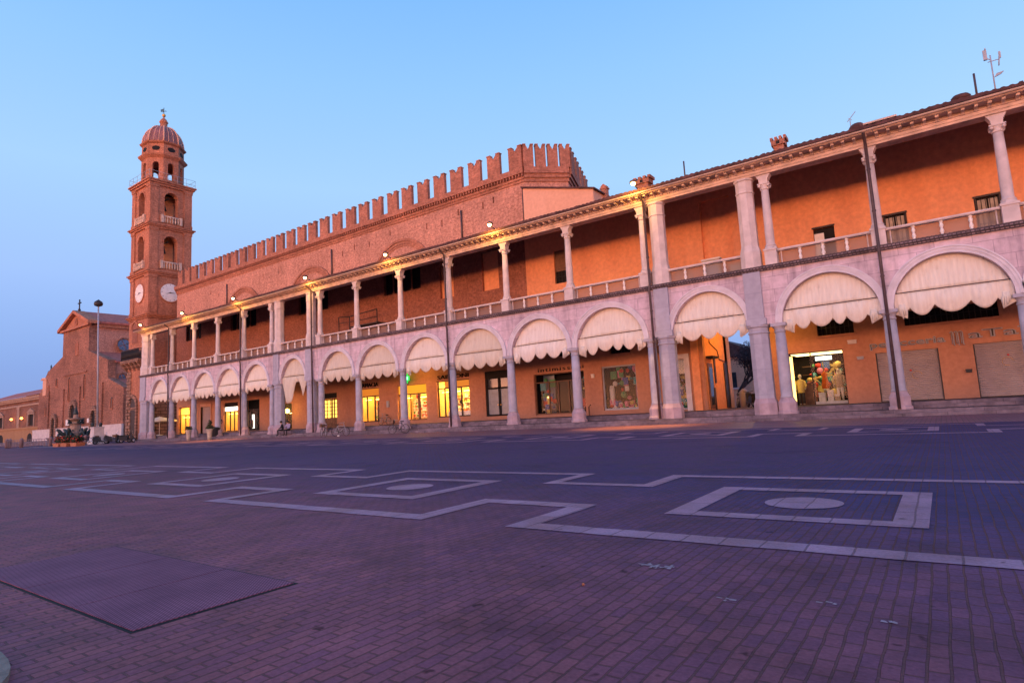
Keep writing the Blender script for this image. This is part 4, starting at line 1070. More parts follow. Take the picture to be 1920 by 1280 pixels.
b_ = MB(); b_.ball((-55.2, 36.6, 2.5), .24, 14); b_.build('globe', M['globe'], gl)
b_ = MB(); b_.tube([(-55.2, 36.6, .6), (-55.2, 36.6, 2.25)], .04, 6); b_.lathe(-55.2, 36.6, [(.25, .6), (.22, .66), (.05, .7)], 10); b_.build('stand', M['iron'], gl)
lamp_light(-55.2, 36.2, 2.5, 25, (1, .5, .1), gl)
# unseen lanterns added under the vault for a warm spill over the shops
for x, z, lb in ((-36.2, 5.3, 'added unseen lantern near the green cross'), (-7.9, 5.2, 'added unseen lantern left of the lit clothes shop')):
    t = thing('added_lantern', lb, 'lamp', (x, 35.6, z), 'added lanterns under the arcade vault')
    b_ = MB(); b_.lathe(x, 35.6, [(.10, z), (.15, z+.1), (.15, z+.3), (.06, z+.42)], 8); b_.build('lantern', M['globe'], t)
    b_ = MB(); b_.tube([(x, 35.6, z+.42), (x, 35.6, 7.0)], .02, 5); b_.build('rod', M['iron'], t); lamp_light(x, 35.5, z-.1, 170, (1, .48, .10), t)
# ------------------------------------------------------------------ brick palace with battlements
BP = thing('brick_palace', 'long red brick palace with swallow tailed battlements behind the arcade', 'palace', (-53, 37.5, 0))
GW = [(-41.15, -36.4, 12.47, 15.25), (-54.4, -49.4, 12.5, 15.25), (-67.9, -62.4, 12.47, 15.25), (-78.6, -74.8, 12.47, 15.25)]
NICHE = [(-34.1, -32.55, 11.1, 13.9), (-29.45, -27.75, 11.0, 14.2)]
b_ = MB(); b_.wall_y(-81.15, -25.1, 7.83, 15.9, 37.5, GW + NICHE, .3); b_.build('loggia_brick_wall', M['brick_dark'], BP)
for q in NICHE:
    b_ = MB(); b_.wall_y(q[0], q[1], q[2], q[3], 37.74, [], 0); b_.build('blocked_window', M['orange'], BP)
SL = [(-79.2, 17.3), (-72.5, 18.2), (-70.6, 17.6), (-61.0, 18.25), (-57.9, 18.3), (-47.0, 18.0), (-45.2, 18.3), (-43.0, 18.1), (-40.1, 18.6), (-35.4, 18.1), (-33.6, 18.0), (-31.7, 18.5), (-29.0, 18.4), (-27.9, 18.6)]
b_ = MB(); b_.wall_y(-81.2, -24.75, 15.9, 19.0, 37.5, [(x-.07, x+.07, z-.55, z) for x, z in SL], .2)
b_.wall_y(-81.1, -24.8, 15.9, 19.0, 37.7, [], 0)
DIR = Vector((math.sin(R(47)), math.cos(R(47)), 0)); C0 = Vector((-24.75, 37.5, 0)); C1 = C0 + DIR*3.5; D2 = Vector((-math.sin(R(18.5)), math.cos(R(18.5)), 0)); C2 = C1 + D2*13
def wall_seg(b, p, q, z0, z1): b.add([(p.x, p.y, z0), (q.x, q.y, z0), (q.x, q.y, z1), (p.x, p.y, z1)], [(0, 1, 2, 3)])
C3 = Vector((-81.2, C2.y, 0)); C4 = Vector((-81.2, 37.5, 0))
for p, q in ((C0, C1), (C1, C2), (C2, C3), (C3, C4)): wall_seg(b_, p, q, 7.8, 20.1)
b_.build('upper_wall', M['brick_pale'], BP)
b_ = MB(); b_.add([(C0.x, C0.y+.3, 19.95), (C1.x-.3, C1.y, 19.95), (C2.x, C2.y, 19.95), (C3.x, C3.y, 19.95), (C4.x, C4.y+.3, 19.95)], [(0, 1, 2, 3, 4)]); b_.build('roof', M['tile'], BP)
# corbelled cornice: three stepped courses and a row of little brackets
b_ = MB(); b_.box(-81.25, -24.72, 37.42, 37.5, 19.0, 19.22); b_.box(-81.3, -24.70, 37.34, 37.5, 19.22, 19.42); b_.build('string_course', M['brick'], BP)
b_ = MB(); x = -81.25
while x < -24.75: b_.box(x, x+.13, 37.20, 37.5, 19.42, 19.66); x += .30
b_.box(-81.2, -24.75, 37.42, 37.5, 19.42, 19.66)
b_.build('bracket_course', M['brick_dark'], BP)
b_ = MB(); b_.box(-81.35, -24.68, 37.16, 37.52, 19.66, 20.10); b_.build('parapet', M['brick'], BP)
def side_band(p, q, off0, off1, z0, z1, b):
    d = (q-p).normalized(); n = Vector((d.y, -d.x, 0))
    pts = [p - d*.05 + n*off1, q + n*off1 + d*.05, q + n*off0, p + n*off0]
    b.prism([(v.x, v.y) for v in pts], 'z', z0, z1)
b_ = MB()
for p, q in ((C0, C1), (C1, C2)):
    side_band(p, q, -.05, .10, 19.0, 19.3, b_); side_band(p, q, -.05, .22, 19.3, 19.6, b_); side_band(p, q, -.08, .34, 19.602, 20.12, b_)
b_.build('side_parapet', M['brick'], BP)
# merlons
def merlon(wd=1.26, d=.30):
    b = MB(); h = 1.80; hw = wd/2
    prof = [(-hw, 0), (hw, 0), (hw, h-.05)] + [(hw-.04-.30*t, h+.10*math.sin(PI*(1-t)*.62+.25)) for t in (0, .25, .5, .75, 1)] + [(.13, h-.16), (0, h-.32), (-.13, h-.16)] + [(-hw+.34-.30*t, h+.10*math.sin(PI*t*.62+.25)) for t in (0, .25, .5, .75, 1)] + [(-hw, h-.05)]
    b.prism(prof, 'y', -d/2, d/2)
    b.box(-hw-.04, -hw+.36, -d/2-.04, d/2+.04, h+.02, h+.10); b.box(hw-.36, hw+.04, -d/2-.04, d/2+.04, h+.02, h+.10)
    return b.build('merlon', M['brick'], origin=(0, 0, 0))
ML = [-80.45, -78.53, -76.78, -74.83, -72.92, -71.05, -69.12, -67.30, -65.45, -63.62, -61.74, -59.81, -57.92, -55.99, -54.05, -52.11, -50.14, -48.12, -46.03, -44.08, -42.09, -40.05, -38.09, -36.13, -34.11, -32.16, -30.13, -28.13, -26.0]
mer = merlon(); attach(mer, BP); mer.location = Vector((ML[0]+.63, 37.34, 20.08)) - wloc(BP)
for x in ML[1:]: inst(mer, (x+.63+random.uniform(-.03, .03), 37.34, 20.08), BP)
for k in range(4):
    p = C0 + DIR*(.35+k*.98) + Vector((DIR.y, -DIR.x, 0))*.15; inst(mer, (p.x, p.y, 20.08), BP, scale=(.64, 1.2, 1), rz=math.atan2(DIR.y, DIR.x))
for k in range(4):
    p = C1 + D2*(1.0+k*2.1) + Vector((D2.y, -D2.x, 0))*.15; inst(mer, (p.x, p.y, 20.08), BP, rz=math.atan2(D2.y, D2.x))
# relief arches over the great windows, rising above the roof
for cx in (-38.7, -52.1, -65.1):
    b_ = MB()
    for r0, r1, pr in ((3.75, 3.98, .16), (3.50, 3.73, .09), (3.28, 3.48, .05)):
        pi, po = arc(cx, 13.4, r0, r0, PI*.83, PI*.17, 26), arc(cx, 13.4, r1, r1, PI*.83, PI*.17, 26)
        for i in range(26):
            A, B, C, D = pi[i], pi[i+1], po[i+1], po[i]; y0, y1 = 37.5-pr, 37.52
            b_.add([(A[0], y0, A[1]), (B[0], y0, B[1]), (C[0], y0, C[1]), (D[0], y0, D[1]), (A[0], y1, A[1]), (B[0], y1, B[1]), (C[0], y1, C[1]), (D[0], y1, D[1])],
                   [(0, 1, 2, 3), (3, 2, 6, 7), (4, 5, 1, 0)])
    b_.build('relief_arch', M['brick'], BP)
# great windows: dark lights divided by slim colonnettes
for x0, x1, z0, z1 in GW:
    b_ = MB(); b_.box(x0, x1, 37.82, 37.86, z0, z1); f = b_.build('great_window', M['black'], BP)
    n = 4
    for k in range(1, n):
        xx = x0 + (x1-x0)*k/n; b_ = MB(); b_.lathe(xx, 37.62, [(.13, z0), (.13, z0+.12), (.085, z0+.18), (.075, z1-.35), (.14, z1-.18), (.16, z1)], 8); b_.build('colonnette', M['brick_dark'], f)
for x, zt in ((-48.6, 18.46), (-68.57, 18.3), (-31.3, 18.27), (-24.92, 18.47)):
    b_ = MB(); b_.tube([(x, 37.40, 15.3), (x, 37.40, zt)], .075, 8); b_.build('downpipe', M['pipe'], BP)

# pink stucco house end at the corner of the palace
SH = thing('stucco_house', 'plain pink stucco house end between the battlements and the loggia roof', 'house', (-21.8, 37.3, 7.8))
b_ = MB(); b_.prism([(-24.80, 15.0), (-18.74, 15.0), (-18.74, 16.72), (-24.80, 18.40)], 'y', 37.25, 40.5); b_.build('wall', M['pinkwall'], SH)
b_ = MB(); b_.prism([(-24.9, 18.42), (-18.55, 16.68), (-18.55, 16.78), (-24.9, 18.54)], 'y', 37.08, 40.8); b_.build('roof', M['tile'], SH)
b_ = MB(); b_.box(-18.9, -18.45, 38.8, 39.2, 15.5, 17.35); b_.box(-18.96, -18.39, 38.74, 39.26, 17.15, 17.25); b_.prism([(-18.92, 17.35), (-18.43, 17.35), (-18.68, 17.55)], 'y', 38.8, 39.2); b_.build('chimney', M['brick'], SH)

# antennas on the right hand roof
an = thing('tv_antenna', 'tall rooftop aerial mast with panel antennas near the right edge', 'antenna', (3.47, 34, 14.4))
b_ = MB(); b_.tube([(3.47, 34, 14.3), (3.47, 34, 16.15)], .03, 6); b_.build('mast', M['steel'], an)
b_ = MB(); b_.box(3.22, 3.36, 33.95, 34.05, 15.98, 16.45); b_.box(3.30, 3.34, 33.9, 34.1, 16.45, 16.52); b_.build('panel_antenna', M['steel'], an)
b_ = MB(); b_.tube([(3.35, 34, 15.85), (3.80, 34, 15.85)], .02, 5); b_.tube([(3.72, 34, 15.55), (3.80, 34, 16.2)], .025, 5); b_.box(3.76, 3.84, 33.97, 34.03, 15.9, 16.2); b_.tube([(3.3, 34, 16.1), (3.47, 34, 15.9)], .02, 5); b_.build('crossarm', M['steel'], an)
b_ = MB(); b_.prism([(3.5, 15.06), (3.75, 15.14), (3.86, 15.24), (3.60, 15.22)], 'y', 33.97, 34.03); b_.build('small_dish', M['steel'], an)
an = thing('small_antenna', 'small thin aerial on the roof beside the tall downpipe', 'antenna', (-2.3, 34, 14.4))
b_ = MB(); b_.tube([(-2.3, 34, 14.3), (-2.3, 34, 15.0)], .022, 5); b_.build('mast', M['steel'], an)
b_ = MB(); b_.tube([(-2.42, 34, 14.95), (-2.02, 34, 15.38)], .02, 5); b_.tube([(-2.36, 34, 15.12), (-2.22, 34, 14.98)], .015, 5); b_.build('arrow', M['steel'], an)

# ------------------------------------------------------------------ clock tower
TX0, TX1, TY0, TY1 = -88.9, -83.6, 35.0, 40.3
CX, CY = (TX0+TX1)/2, (TY0+TY1)/2
CT = thing('clock_tower', 'tall square brick clock tower with two arched belfry stages and an octagonal domed lantern', 'tower', (CX, CY, 0))
def ring(b, z0, z1, e): b.box(TX0-e, TX1+e, TY0-e, TY1+e, z0, z1)
b_ = MB(); ring(b_, 0, 16.0, .12); b_.build('base', M['tower'], CT)
b_ = MB()
for z in range(0, 22):
    zz = z*.42
    ex = .20 if z % 2 else .30
    for (xa, xb, ya, yb) in ((TX0-.2, TX0+.75+ex, TY0-ex, TY0+.1), (TX1-.75-ex, TX1+.2, TY0-ex, TY0+.1), (TX1-.1, TX1+ex, TY0+.1, TY0+.9+ex), (TX1-.1, TX1+ex, TY1-.9-ex, TY1+.2)):
        b_.box(xa, xb, ya, yb, zz+.02, zz+.40)
b_.box(TX1-.1, TX1+.2, TY0+.1, TY1, 0, 9.2)
b_.build('rusticated_corner', M['rustic'], CT)
def cornice(z, e0=.5, h=.55):
    b = MB(); ring(b, z-h, z-h*.6, e0*.4); ring(b, z-h*.6, z-h*.25, e0*.72); ring(b, z-h*.25, z, e0); ring(b, z, z+.18, e0*.3)
    b.build('cornice', M['tower'], CT)
for z in (16.6, 22.45, 28.95): cornice(z)
cornice(35.15, .55, .7)
# solid clock stage, arched stages with openings on all four sides
b_ = MB(); ring(b_, 16.7, 22.0, 0)
b_.build('clock_stage', M['tower'], CT)
def arched_face(b, p0, p1, z0, z1, cw, hz0, hsp, th, inward):
    """upright wall from p0 to p1 (2-D) with a central round-headed opening"""
    p0, p1 = Vector(p0), Vector(p1); L = (p1-p0).length; d = (p1-p0)/L; n = Vector(inward)*th
    c = L/2; r = cw/2; A = arc(c, hsp, r, r, PI, 0, 12)
    quads = [((0, z0), (c-r, z0), (c-r, z1), (0, z1)), ((c+r, z0), (L, z0), (L, z1), (c+r, z1)), ((c-r, z0), (c+r, z0), (c+r, hz0), (c-r, hz0))]
    for i in range(12): quads.append((A[i], A[i+1], (A[i+1][0], z1), (A[i][0], z1)))
    def P(u, k=0): q = p0 + d*u[0] + n*k; return (q.x, q.y, u[1])
    for q in quads:
        b.add([P(u) for u in q], [(0, 1, 2, 3)]); b.add([P(u, 1) for u in q], [(3, 2, 1, 0)])
    edge = [(c-r, hz0)] + A + [(c+r, hz0)]
    for i in range(len(edge)):
        u, v = edge[i], edge[(i+1) % len(edge)]; b.add([P(u), P(v), P(v, 1), P(u, 1)], [(3, 2, 1, 0)])
FACES = [((TX0, TY0), (TX1, TY0), (0, 1)), ((TX1, TY0), (TX1, TY1), (-1, 0)), ((TX1, TY1), (TX0, TY1), (0, -1)), ((TX0, TY1), (TX0, TY0), (1, 0))]
for z0, z1, h0, hs in ((22.6, 28.45, 23.0, 26.7), (29.1, 34.5, 29.4, 32.9)):
    b_ = MB()
    for p0, p1, n in FACES: arched_face(b_, p0, p1, z0, z1, 1.75, h0, hs, .8, n)
    b_.box(TX0+.8, TX1-.8, TY0+.8, TY1-.8, z0-.4, z0)
    b_.build('belfry_stage', M['tower'], CT)
    for p0, p1, n in FACES[:2]:
        b_ = MB()
        p0, p1, n = Vector(p0), Vector(p1), Vector(n); d = (p1-p0).normalized(); c = (p0+p1)/2; r0, r1 = .90, 1.12
        pi, po = arc(0, hs, r0, r0, PI, 0, 16), arc(0, hs, r1, r1, PI, 0, 16)
        for i in range(16):
            q = [pi[i], pi[i+1], po[i+1], po[i]]
            P = [c + d*u[0] - n*.07 for u in q]; Q = [c + d*u[0] + n*.02 for u in q]
            b_.add([(a.x, a.y, u[1]) for a, u in zip(P, q)] + [(a.x, a.y, u[1]) for a, u in zip(Q, q)], [(0, 1, 2, 3), (3, 2, 6, 7), (4, 5, 1, 0)])
        b_.build('arch_moulding', M['tower'], CT)
    # white balustrade in the opening
    for p0, p1, n in FACES[:2]:
        b_ = MB()
        p0, p1, n = Vector(p0), Vector(p1), Vector(n); d = (p1-p0).normalized(); c = (p0+p1)/2 - n*.18; wd = 1.22
        for k in range(8):
            q = c + d*(-wd + 2*wd*k/7); b_.lathe(q.x, q.y, [(.09, h0-.05), (.06, h0+.1), (.11, h0+.3), (.06, h0+.6), (.09, h0+.78)], 7)
        for s in (-1, 1): q = c + d*s*wd; b_.box(q.x-.15, q.x+.15, q.y-.15, q.y+.15, h0-.1, h0+1.0)
        a, e = c - d*wd, c + d*wd; b_.tube([(a.x, a.y, h0+.85), (e.x, e.y, h0+.85)], .10, 6)
        b_.build('balustrade', M['cornice'], CT)
    b_ = MB(); b_.box(TX0+1.4, TX1-1.4, TY0+1.9, TY1-1.9, z0, z0+.1); b_.lathe(CX, CY, [(.55, hs-.9), (.50, hs-.8), (.36, hs-.2), (.30, hs+.15), (.1, hs+.25)], 14); b_.tube([(CX-1.8, CY, hs+.3), (CX+1.8, CY, hs+.3)], .1, 6)
    b_.build('bell', M['bronze'], CT)
    b_ = MB(); b_.add([(TX0+.8, TY0+.8, z1-.05), (TX1-.8, TY0+.8, z1-.05), (TX1-.8, TY1-.8, z1-.05), (TX0+.8, TY1-.8, z1-.05)], [(3, 2, 1, 0)]); 
    b_.box(TX0+.85, TX0+2.0, TY1-2.0, TY1-.85, z0, z1-.06); b_.build('belfry_ceiling', M['orange'], CT)
# corner pilasters
for z0, z1 in ((16.8, 21.9), (22.65, 28.4), (29.15, 34.45)):
    for xa, xb in ((TX0-.10, TX0+.95), (TX1-.95, TX1+.10)):
        b_ = MB(); b_.box(xa, xb, TY0-.13, TY0+.02, z0, z1-.30); b_.box(xa-.06, xb+.06, TY0-.2, TY0+.02, z1-.30, z1); b_.box(xa-.06, xb+.06, TY0-.2, TY0+.02, z0-.002, z0+.4); b_.build('pilaster', M['tower'], CT)
    for ya, yb in ((TY0-.10, TY0+.95), (TY1-.95, TY1+.10)):
        b_ = MB(); b_.box(TX1-.02, TX1+.13, ya, yb, z0, z1-.30); b_.box(TX1-.02, TX1+.2, ya-.06, yb+.06, z1-.30, z1); b_.box(TX1-.02, TX1+.2, ya-.06, yb+.06, z0-.002, z0+.4); b_.build('pilaster', M['tower'], CT)
# clock faces
def clock(cx, cy, cz, axis):
    def pt(u, v, o): return (cx+u, cy-o, cz+v) if axis == 'y' else (cx+o, cy+u, cz+v)
    n = 36; b = MB()
    b.add([pt(1.24*math.cos(2*PI*k/n), 1.24*math.sin(2*PI*k/n), .10) for k in range(n)] + [pt(1.28*math.cos(2*PI*k/n), 1.28*math.sin(2*PI*k/n), 0) for k in range(n)],
          [tuple(range(n))] + [(k, k+n, (k+1) % n+n, (k+1) % n) for k in range(n)])
    f = b.build('clock_face', M['white'], CT)
    b = MB(); b.tube([pt(1.30*math.cos(2*PI*k/n), 1.30*math.sin(2*PI*k/n), .05) for k in range(n)], .09, 6, True); b.build('rim', M['tower'], f)
    b = MB()
    for k in range(12):
        a = 2*PI*k/12; t = [(.98*math.cos(a), .98*math.sin(a)), (1.14*math.cos(a), 1.14*math.sin(a))]
        nx_, ny_ = -math.sin(a)*.045, math.cos(a)*.045
        b.add([pt(t[0][0]-nx_, t[0][1]-ny_, .115), pt(t[1][0]-nx_, t[1][1]-ny_, .115), pt(t[1][0]+nx_, t[1][1]+ny_, .115), pt(t[0][0]+nx_, t[0][1]+ny_, .115)], [(0, 1, 2, 3)])
    b.build('hour_mark', M['greydoor'], f)
    b = MB()
    for u, v, wd in ((.85, -.02, .055), (-.62, -.26, .05)):
        l = math.hypot(u, v); ex, ey = -v/l*wd, u/l*wd
        b.add([pt(-ex, -ey, .13), pt(u, v, .13), pt(ex, ey, .13), pt(-u*.2, -v*.2, .13)], [(0, 1, 2, 3)])
    b.tube([pt(0, 0, .10), pt(0, 0, .15)], .09, 8); b.build('hand', M['iron'], f)
clock(CX, TY0, 19.7, 'y'); clock(TX1, CY, 19.7, 'x')
# octagonal lantern
def octa(r): return [(CX + r/math.cos(R(22.5))*math.cos(R(22.5+45*k)), CY + r/math.cos(R(22.5))*math.sin(R(22.5+45*k))) for k in range(8)]
b_ = MB(); o8 = octa(2.42)
for k in range(8):
    p0, p1 = o8[k], o8[(k+1) % 8]; mid = (Vector(p0)+Vector(p1))/2; inn = (Vector((CX, CY))-mid).normalized()
    arched_face(b_, p0, p1, 35.2, 38.85, .82, 35.7, 37.75, .40, inn)
b_.build('lantern_stage', M['tower'], CT)
b_ = MB(); rot = R(22.5); q = 1/math.cos(rot)
b_.lathe(CX, CY, [(2.45*q, 38.7), (2.60*q, 38.85), (2.80*q, 39.05), (2.85*q, 39.25), (2.5*q, 39.4)], 8, rot, smooth=False); b_.build('lantern_cornice', M['tower'], CT)
b_ = MB(); b_.lathe(CX, CY, [(2.42*q, 39.3), (2.38*q, 40.85)], 8, rot, smooth=False); att = b_.build('attic', M['tower'], CT)
for k in range(8):
    a = R(45*k); b_ = MB(); px_, py_ = CX + 2.40*math.cos(a), CY + 2.40*math.sin(a); tx, ty = -math.sin(a), math.cos(a); n = 18
    b_.add([(px_+tx*.52*math.cos(2*PI*i/n)+.035*math.cos(a), py_+ty*.52*math.cos(2*PI*i/n)+.035*math.sin(a), 40.12+.33*math.sin(2*PI*i/n)) for i in range(n)], [tuple(range(n))]); b_.build('oculus', M['black'], att)
b_ = MB(); b_.lathe(CX, CY, [(2.4*q, 40.8), (2.62*q, 40.95), (2.70*q, 41.12), (2.4*q, 41.25)], 8, rot, smooth=False); b_.build('attic_cornice', M['tower'], CT)
b_ = MB(); prof = [(2.36*q*math.cos(t)**.82, 41.2 + 3.0*math.sin(t)) for t in [PI/2*.86*i/9 for i in range(10)]]
b_.lathe(CX, CY, prof, 8, rot, smooth=False); dome = b_.build('dome', plain('dome_lead', (.22, .10, .10), .6, .35, 1.6), CT)
for k in range(8):
    b_ = MB(); a = R(22.5+45*k); b_.tube([(CX+(r+.02)*math.cos(a), CY+(r+.02)*math.sin(a), z) for r, z in prof], .10, 6); b_.build('dome_rib', M['pinkwall'], dome)
    for da in (-8, 8):
        b_ = MB(); aa = R(45*k+da); b_.tube([(CX+(r*.93)*math.cos(aa), CY+(r*.93)*math.sin(aa), z) for r, z in prof], .045, 6); b_.build('dome_rib', M['pinkwall'], dome)
b_ = MB(); b_.lathe(CX, CY, [(.62, 44.0), (.60, 44.15), (.48, 44.2), (.46, 44.9), (.58, 44.98), (.58, 45.08), (.50, 45.15), (.40, 45.4), (.15, 45.65), (.06, 45.9)], 10); b_.build('lantern_cap', M['tower'], CT)
b_ = MB(); b_.ball((CX, CY, 46.1), .25, 12); fb = b_.build('finial_ball', M['gold'], CT)
b_ = MB(); b_.tube([(CX, CY, 45.9), (CX, CY, 47.3)], .035, 6); b_.prism([(CX-1.0, 47.35), (CX-.9, 46.95), (CX-.55, 46.95), (CX-.3, 46.65), (CX-.02, 46.75), (CX-.02, 47.15), (CX-.5, 47.25)], 'y', CY-.03, CY+.03); b_.prism([(CX+.02, 46.7), (CX+.6, 46.5), (CX+.8, 46.4), (CX+.6, 46.62)], 'y', CY-.03, CY+.03)
b_.build('weather_vane', M['bronze_blue'], CT)
b_ = MB()
e = .40
cr = [(TX0-e, TY0-e), (TX1+e, TY0-e), (TX1+e, TY1+e), (TX0-e, TY1+e)]
for z in (35.6, 36.25): b_.tube([(x, y, z) for x, y in cr], .022, 5, True)
for k in range(4):
    p, q_ = Vector(cr[k]), Vector(cr[(k+1) % 4])
    for i in range(5): v = p + (q_-p)*i/5; b_.tube([(v.x, v.y, 35.15), (v.x, v.y, 36.25)], .02, 4)
b_.build('railing', M['steel'], CT)
# balcony and door on the front of the base
b_ = MB(); b_.box(-89.7, -84.2, 34.1, 35.0, 10.35, 10.72)
for x in (-89.3, -88.2, -86.9, -85.7, -84.6): b_.prism([(34.0, 10.35), (34.95, 10.35), (34.95, 9.2), (34.7, 9.4)], 'x', x-.18, x+.18)
bal_ = b_.build('balcony', M['rustic'], CT)
b_ = MB()
for k in range(28): x = -89.6+k*.198; b_.tube([(x, 34.2, 10.72), (x, 34.2, 12.05)], .035, 4)
for z in (10.85, 12.05): b_.tube([(-89.65, 34.9, z), (-89.65, 34.2, z), (-84.22, 34.2, z), (-84.22, 34.9, z)], .05, 5)
b_.box(-89.6, -84.25, 34.22, 34.24, 10.9, 11.9); b_.build('railing', M['iron'], bal_)
b_ = MB(); pts = [(-88.55, 0)] + arc(-87.4, 4.55, 1.15, 1.15, PI, 0, 14) + [(-86.25, 0)]; b_.prism(pts, 'y', 34.82, 34.885); d = b_.build('portal', M['darkwood'], CT)
b_ = MB(); po, pi = [(-89.0, 0)] + arc(-87.4, 4.55, 1.6, 1.6, PI, 0, 14) + [(-85.8, 0)], pts
for i in range(len(pi)-1): b_.prism([pi[i], pi[i+1], po[i+1], po[i]], 'y', 34.68, 34.885)
b_.box(-88.55, -86.25, 34.76, 34.9, 4.1, 4.45); b_.build('portal_frame', M['rustic'], d)
b_ = MB(); b_.prism([(-87.9, 13.0), (-86.4, 13.0)] + arc(-87.15, 15.0, .75, .75, 0, PI, 10), 'y', 34.83, 34.87); b_.build('balcony_window', M['brick_dark'], CT)
b_ = MB(); pi, po = arc(-87.15, 15.0, .8, .8, PI, 0, 12), arc(-87.15, 15.0, 1.05, 1.05, PI, 0, 12)
for i in range(12): b_.prism([pi[i], pi[i+1], po[i+1], po[i]], 'y', 34.75, 34.87)
b_.build('window_arch', M['tower'], CT)

# ------------------------------------------------------------------ cathedral
CA = thing('cathedral', 'unfinished brown brick cathedral front with a gable and cross behind the fountain', 'cathedral', (-123, 55, 0))
b_ = MB(); prof = [(-141.6, 0), (-141.6, 9.3), (-139.2, 10.8), (-139.2, 11.9), (-137.2, 13.4), (-129.9, 15.6), (-129.9, 20.3), (-118.0, 20.3), (-118.0, 15.5), (-109.8, 13.2), (-109.8, 10.2), (-103.6, 8.3), (-103.6, 0)]
b_.prism(prof, 'y', 40.0, 41.2); b_.build('front_wall', M['cath_brick'], CA)
b_ = MB(); b_.prism([(-129.9, 20.3), (-118.0, 20.3), (-123.9, 22.75)], 'y', 40.05, 41.2); b_.build('gable', M['tower'], CA)
b_ = MB()
for (xa, za), (xb, zb_) in (((-131.2, 20.55), (-123.9, 23.35)), ((-123.9, 23.35), (-117.0, 20.75))): b_.prism([(xa, za), (xb, zb_), (xb, zb_-.55), (xa, za-.55)], 'y', 39.4, 41.2)
b_.box(-130.6, -117.4, 39.6, 40.1, 19.95, 20.35); b_.build('gable_moulding', M['tower'], CA)
b_ = MB(); b_.box(-129.6, -118.1, 41.2, 80, 0, 20.3); b_.build('nave_wall', M['brick_pale'], CA)
b_ = MB(); b_.prism([(-130.6, 20.3), (-123.9, 22.9), (-117.3, 20.3), (-117.3, 20.65), (-123.9, 23.3), (-130.6, 20.65)], 'y', 41.2, 80); b_.build('roof', M['tile_red'], CA)
b_ = MB(); b_.box(-118.1, -117.6, 41.2, 80, 19.7, 20.3); b_.build('eaves_moulding', M['tower'], CA)
b_ = MB(); b_.box(-118, -110, 41.2, 78, 0, 12.9); b_.box(-137, -130, 41.2, 78, 0, 12.9); b_.build('aisle_wall', M['brick_pale'], CA)
b_ = MB(); b_.prism([(-118.0, 15.4), (-109.6, 13.0), (-109.6, 12.8), (-118, 15.1)], 'y', 41.0, 78); b_.prism([(-110, 10.1), (-103.4, 8.3), (-103.4, 8.1), (-110, 9.8)], 'y', 41.0, 74); b_.build('aisle_roof', M['tile_red'], CA)
b_ = MB(); b_.box(-110, -103.8, 41.2, 74, 0, 8.2); b_.build('chapel_wall', M['brick_pale'], CA)
def disc(b, axis, c, r, o, n=24):
    b.add([(c[0]+r*math.cos(2*PI*k/n), c[1]-o, c[2]+r*math.sin(2*PI*k/n)) if axis == 'y' else (c[0]+o, c[1]+r*math.cos(2*PI*k/n), c[2]+r*math.sin(2*PI*k/n)) for k in range(n)], [tuple(range(n))])
def roundwin(c, r, axis='x'):
    b = MB(); disc(b, axis, c, r, .06); f = b.build('round_window', M['blueglass'], CA)
    b = MB(); n = 24; b.tube([(c[0]+.06, c[1]+r*math.cos(2*PI*k/n), c[2]+r*math.sin(2*PI*k/n)) for k in range(n)], .16, 6, True)
    for k in range(2): a = PI/2*k+.4; b.tube([(c[0]+.08, c[1]-r*math.cos(a), c[2]-r*math.sin(a)), (c[0]+.08, c[1]+r*math.cos(a), c[2]+r*math.sin(a))], .05, 4)
    b.build('tracery', M['cath_brick'], f)
roundwin((-117.6, 45.3, 16.8), 1.15); roundwin((-109.95, 42.2, 10.35), .65)
# small side chapel turret and statue bits on the left shoulder
b_ = MB(); b_.box(-139.4, -137.6, 39.9, 42, 9.0, 12.0); b_.prism([(-140.4, 12.0), (-137.2, 12.0), (-137.6, 12.4), (-139.8, 12.4)], 'y', 39.8, 42); b_.build('shoulder_block', M['pinkwall'], CA)
for x, z in ((-137.6, 13.5), (-139.0, 12.4)):
    b_ = MB(); b_.lathe(x, 40.6, [(.22, z), (.25, z+.2), (.12, z+.6), (.16, z+1.0), (.03, z+1.4)], 8); b_.build('pinnacle', M['bronze_blue'], CA)
b_ = MB(); b_.tube([(-123.9, 40.4, 22.9), (-123.9, 40.4, 25.4)], .11, 6); b_.tube([(-124.55, 40.4, 24.75), (-123.25, 40.4, 24.75)], .11, 6); b_.ball((-123.9, 40.4, 23.5), .25, 8); b_.build('cross', M['iron'], CA)
for x, z0, z1, wd, mm in ((-123.1, 15.4, 17.8, .95, 'brick_dark'), (-126.3, 7.4, 11.5, .5, 'black'), (-119.3, 7.4, 11.5, .5, 'black'), (-132.4, 10.4, 11.8, .6, 'black'), (-113.8, 10.1, 11.6, .6, 'black'), (-107.9, 5.2, 7.0, .6, 'darkwood'), (-136.4, 9.7, 11.0, .45, 'brick_dark'), (-123.9, 20.9, 21.9, .7, 'brick_dark'), (-137.6, 5.3, 6.9, .4, 'darkwood')):
    b_ = MB(); b_.prism([(x-wd/2, z0), (x+wd/2, z0)] + arc(x, z1-wd/2, wd/2, wd/2, 0, PI, 8), 'y', 39.96, 40.02); f = b_.build('slit_window', M[mm], CA)
    b_ = MB(); b_.box(x-wd/2-.14, x-wd/2, 39.90, 40.02, z0, z1-wd/2); b_.box(x+wd/2, x+wd/2+.14, 39.90, 40.02, z0, z1-wd/2); b_.box(x-wd/2-.14, x+wd/2+.14, 39.88, 40.02, z0-.2, z0); b_.build('reveal', M['tower'], f)
for x in (-136.0, -128.6, -121.1, -111.6): b_ = MB(); b_.box(x-.35, x+.35, 39.78, 40.0, 0, 9.6); b_.build('buttress_strip', M['cath_brick'], CA)
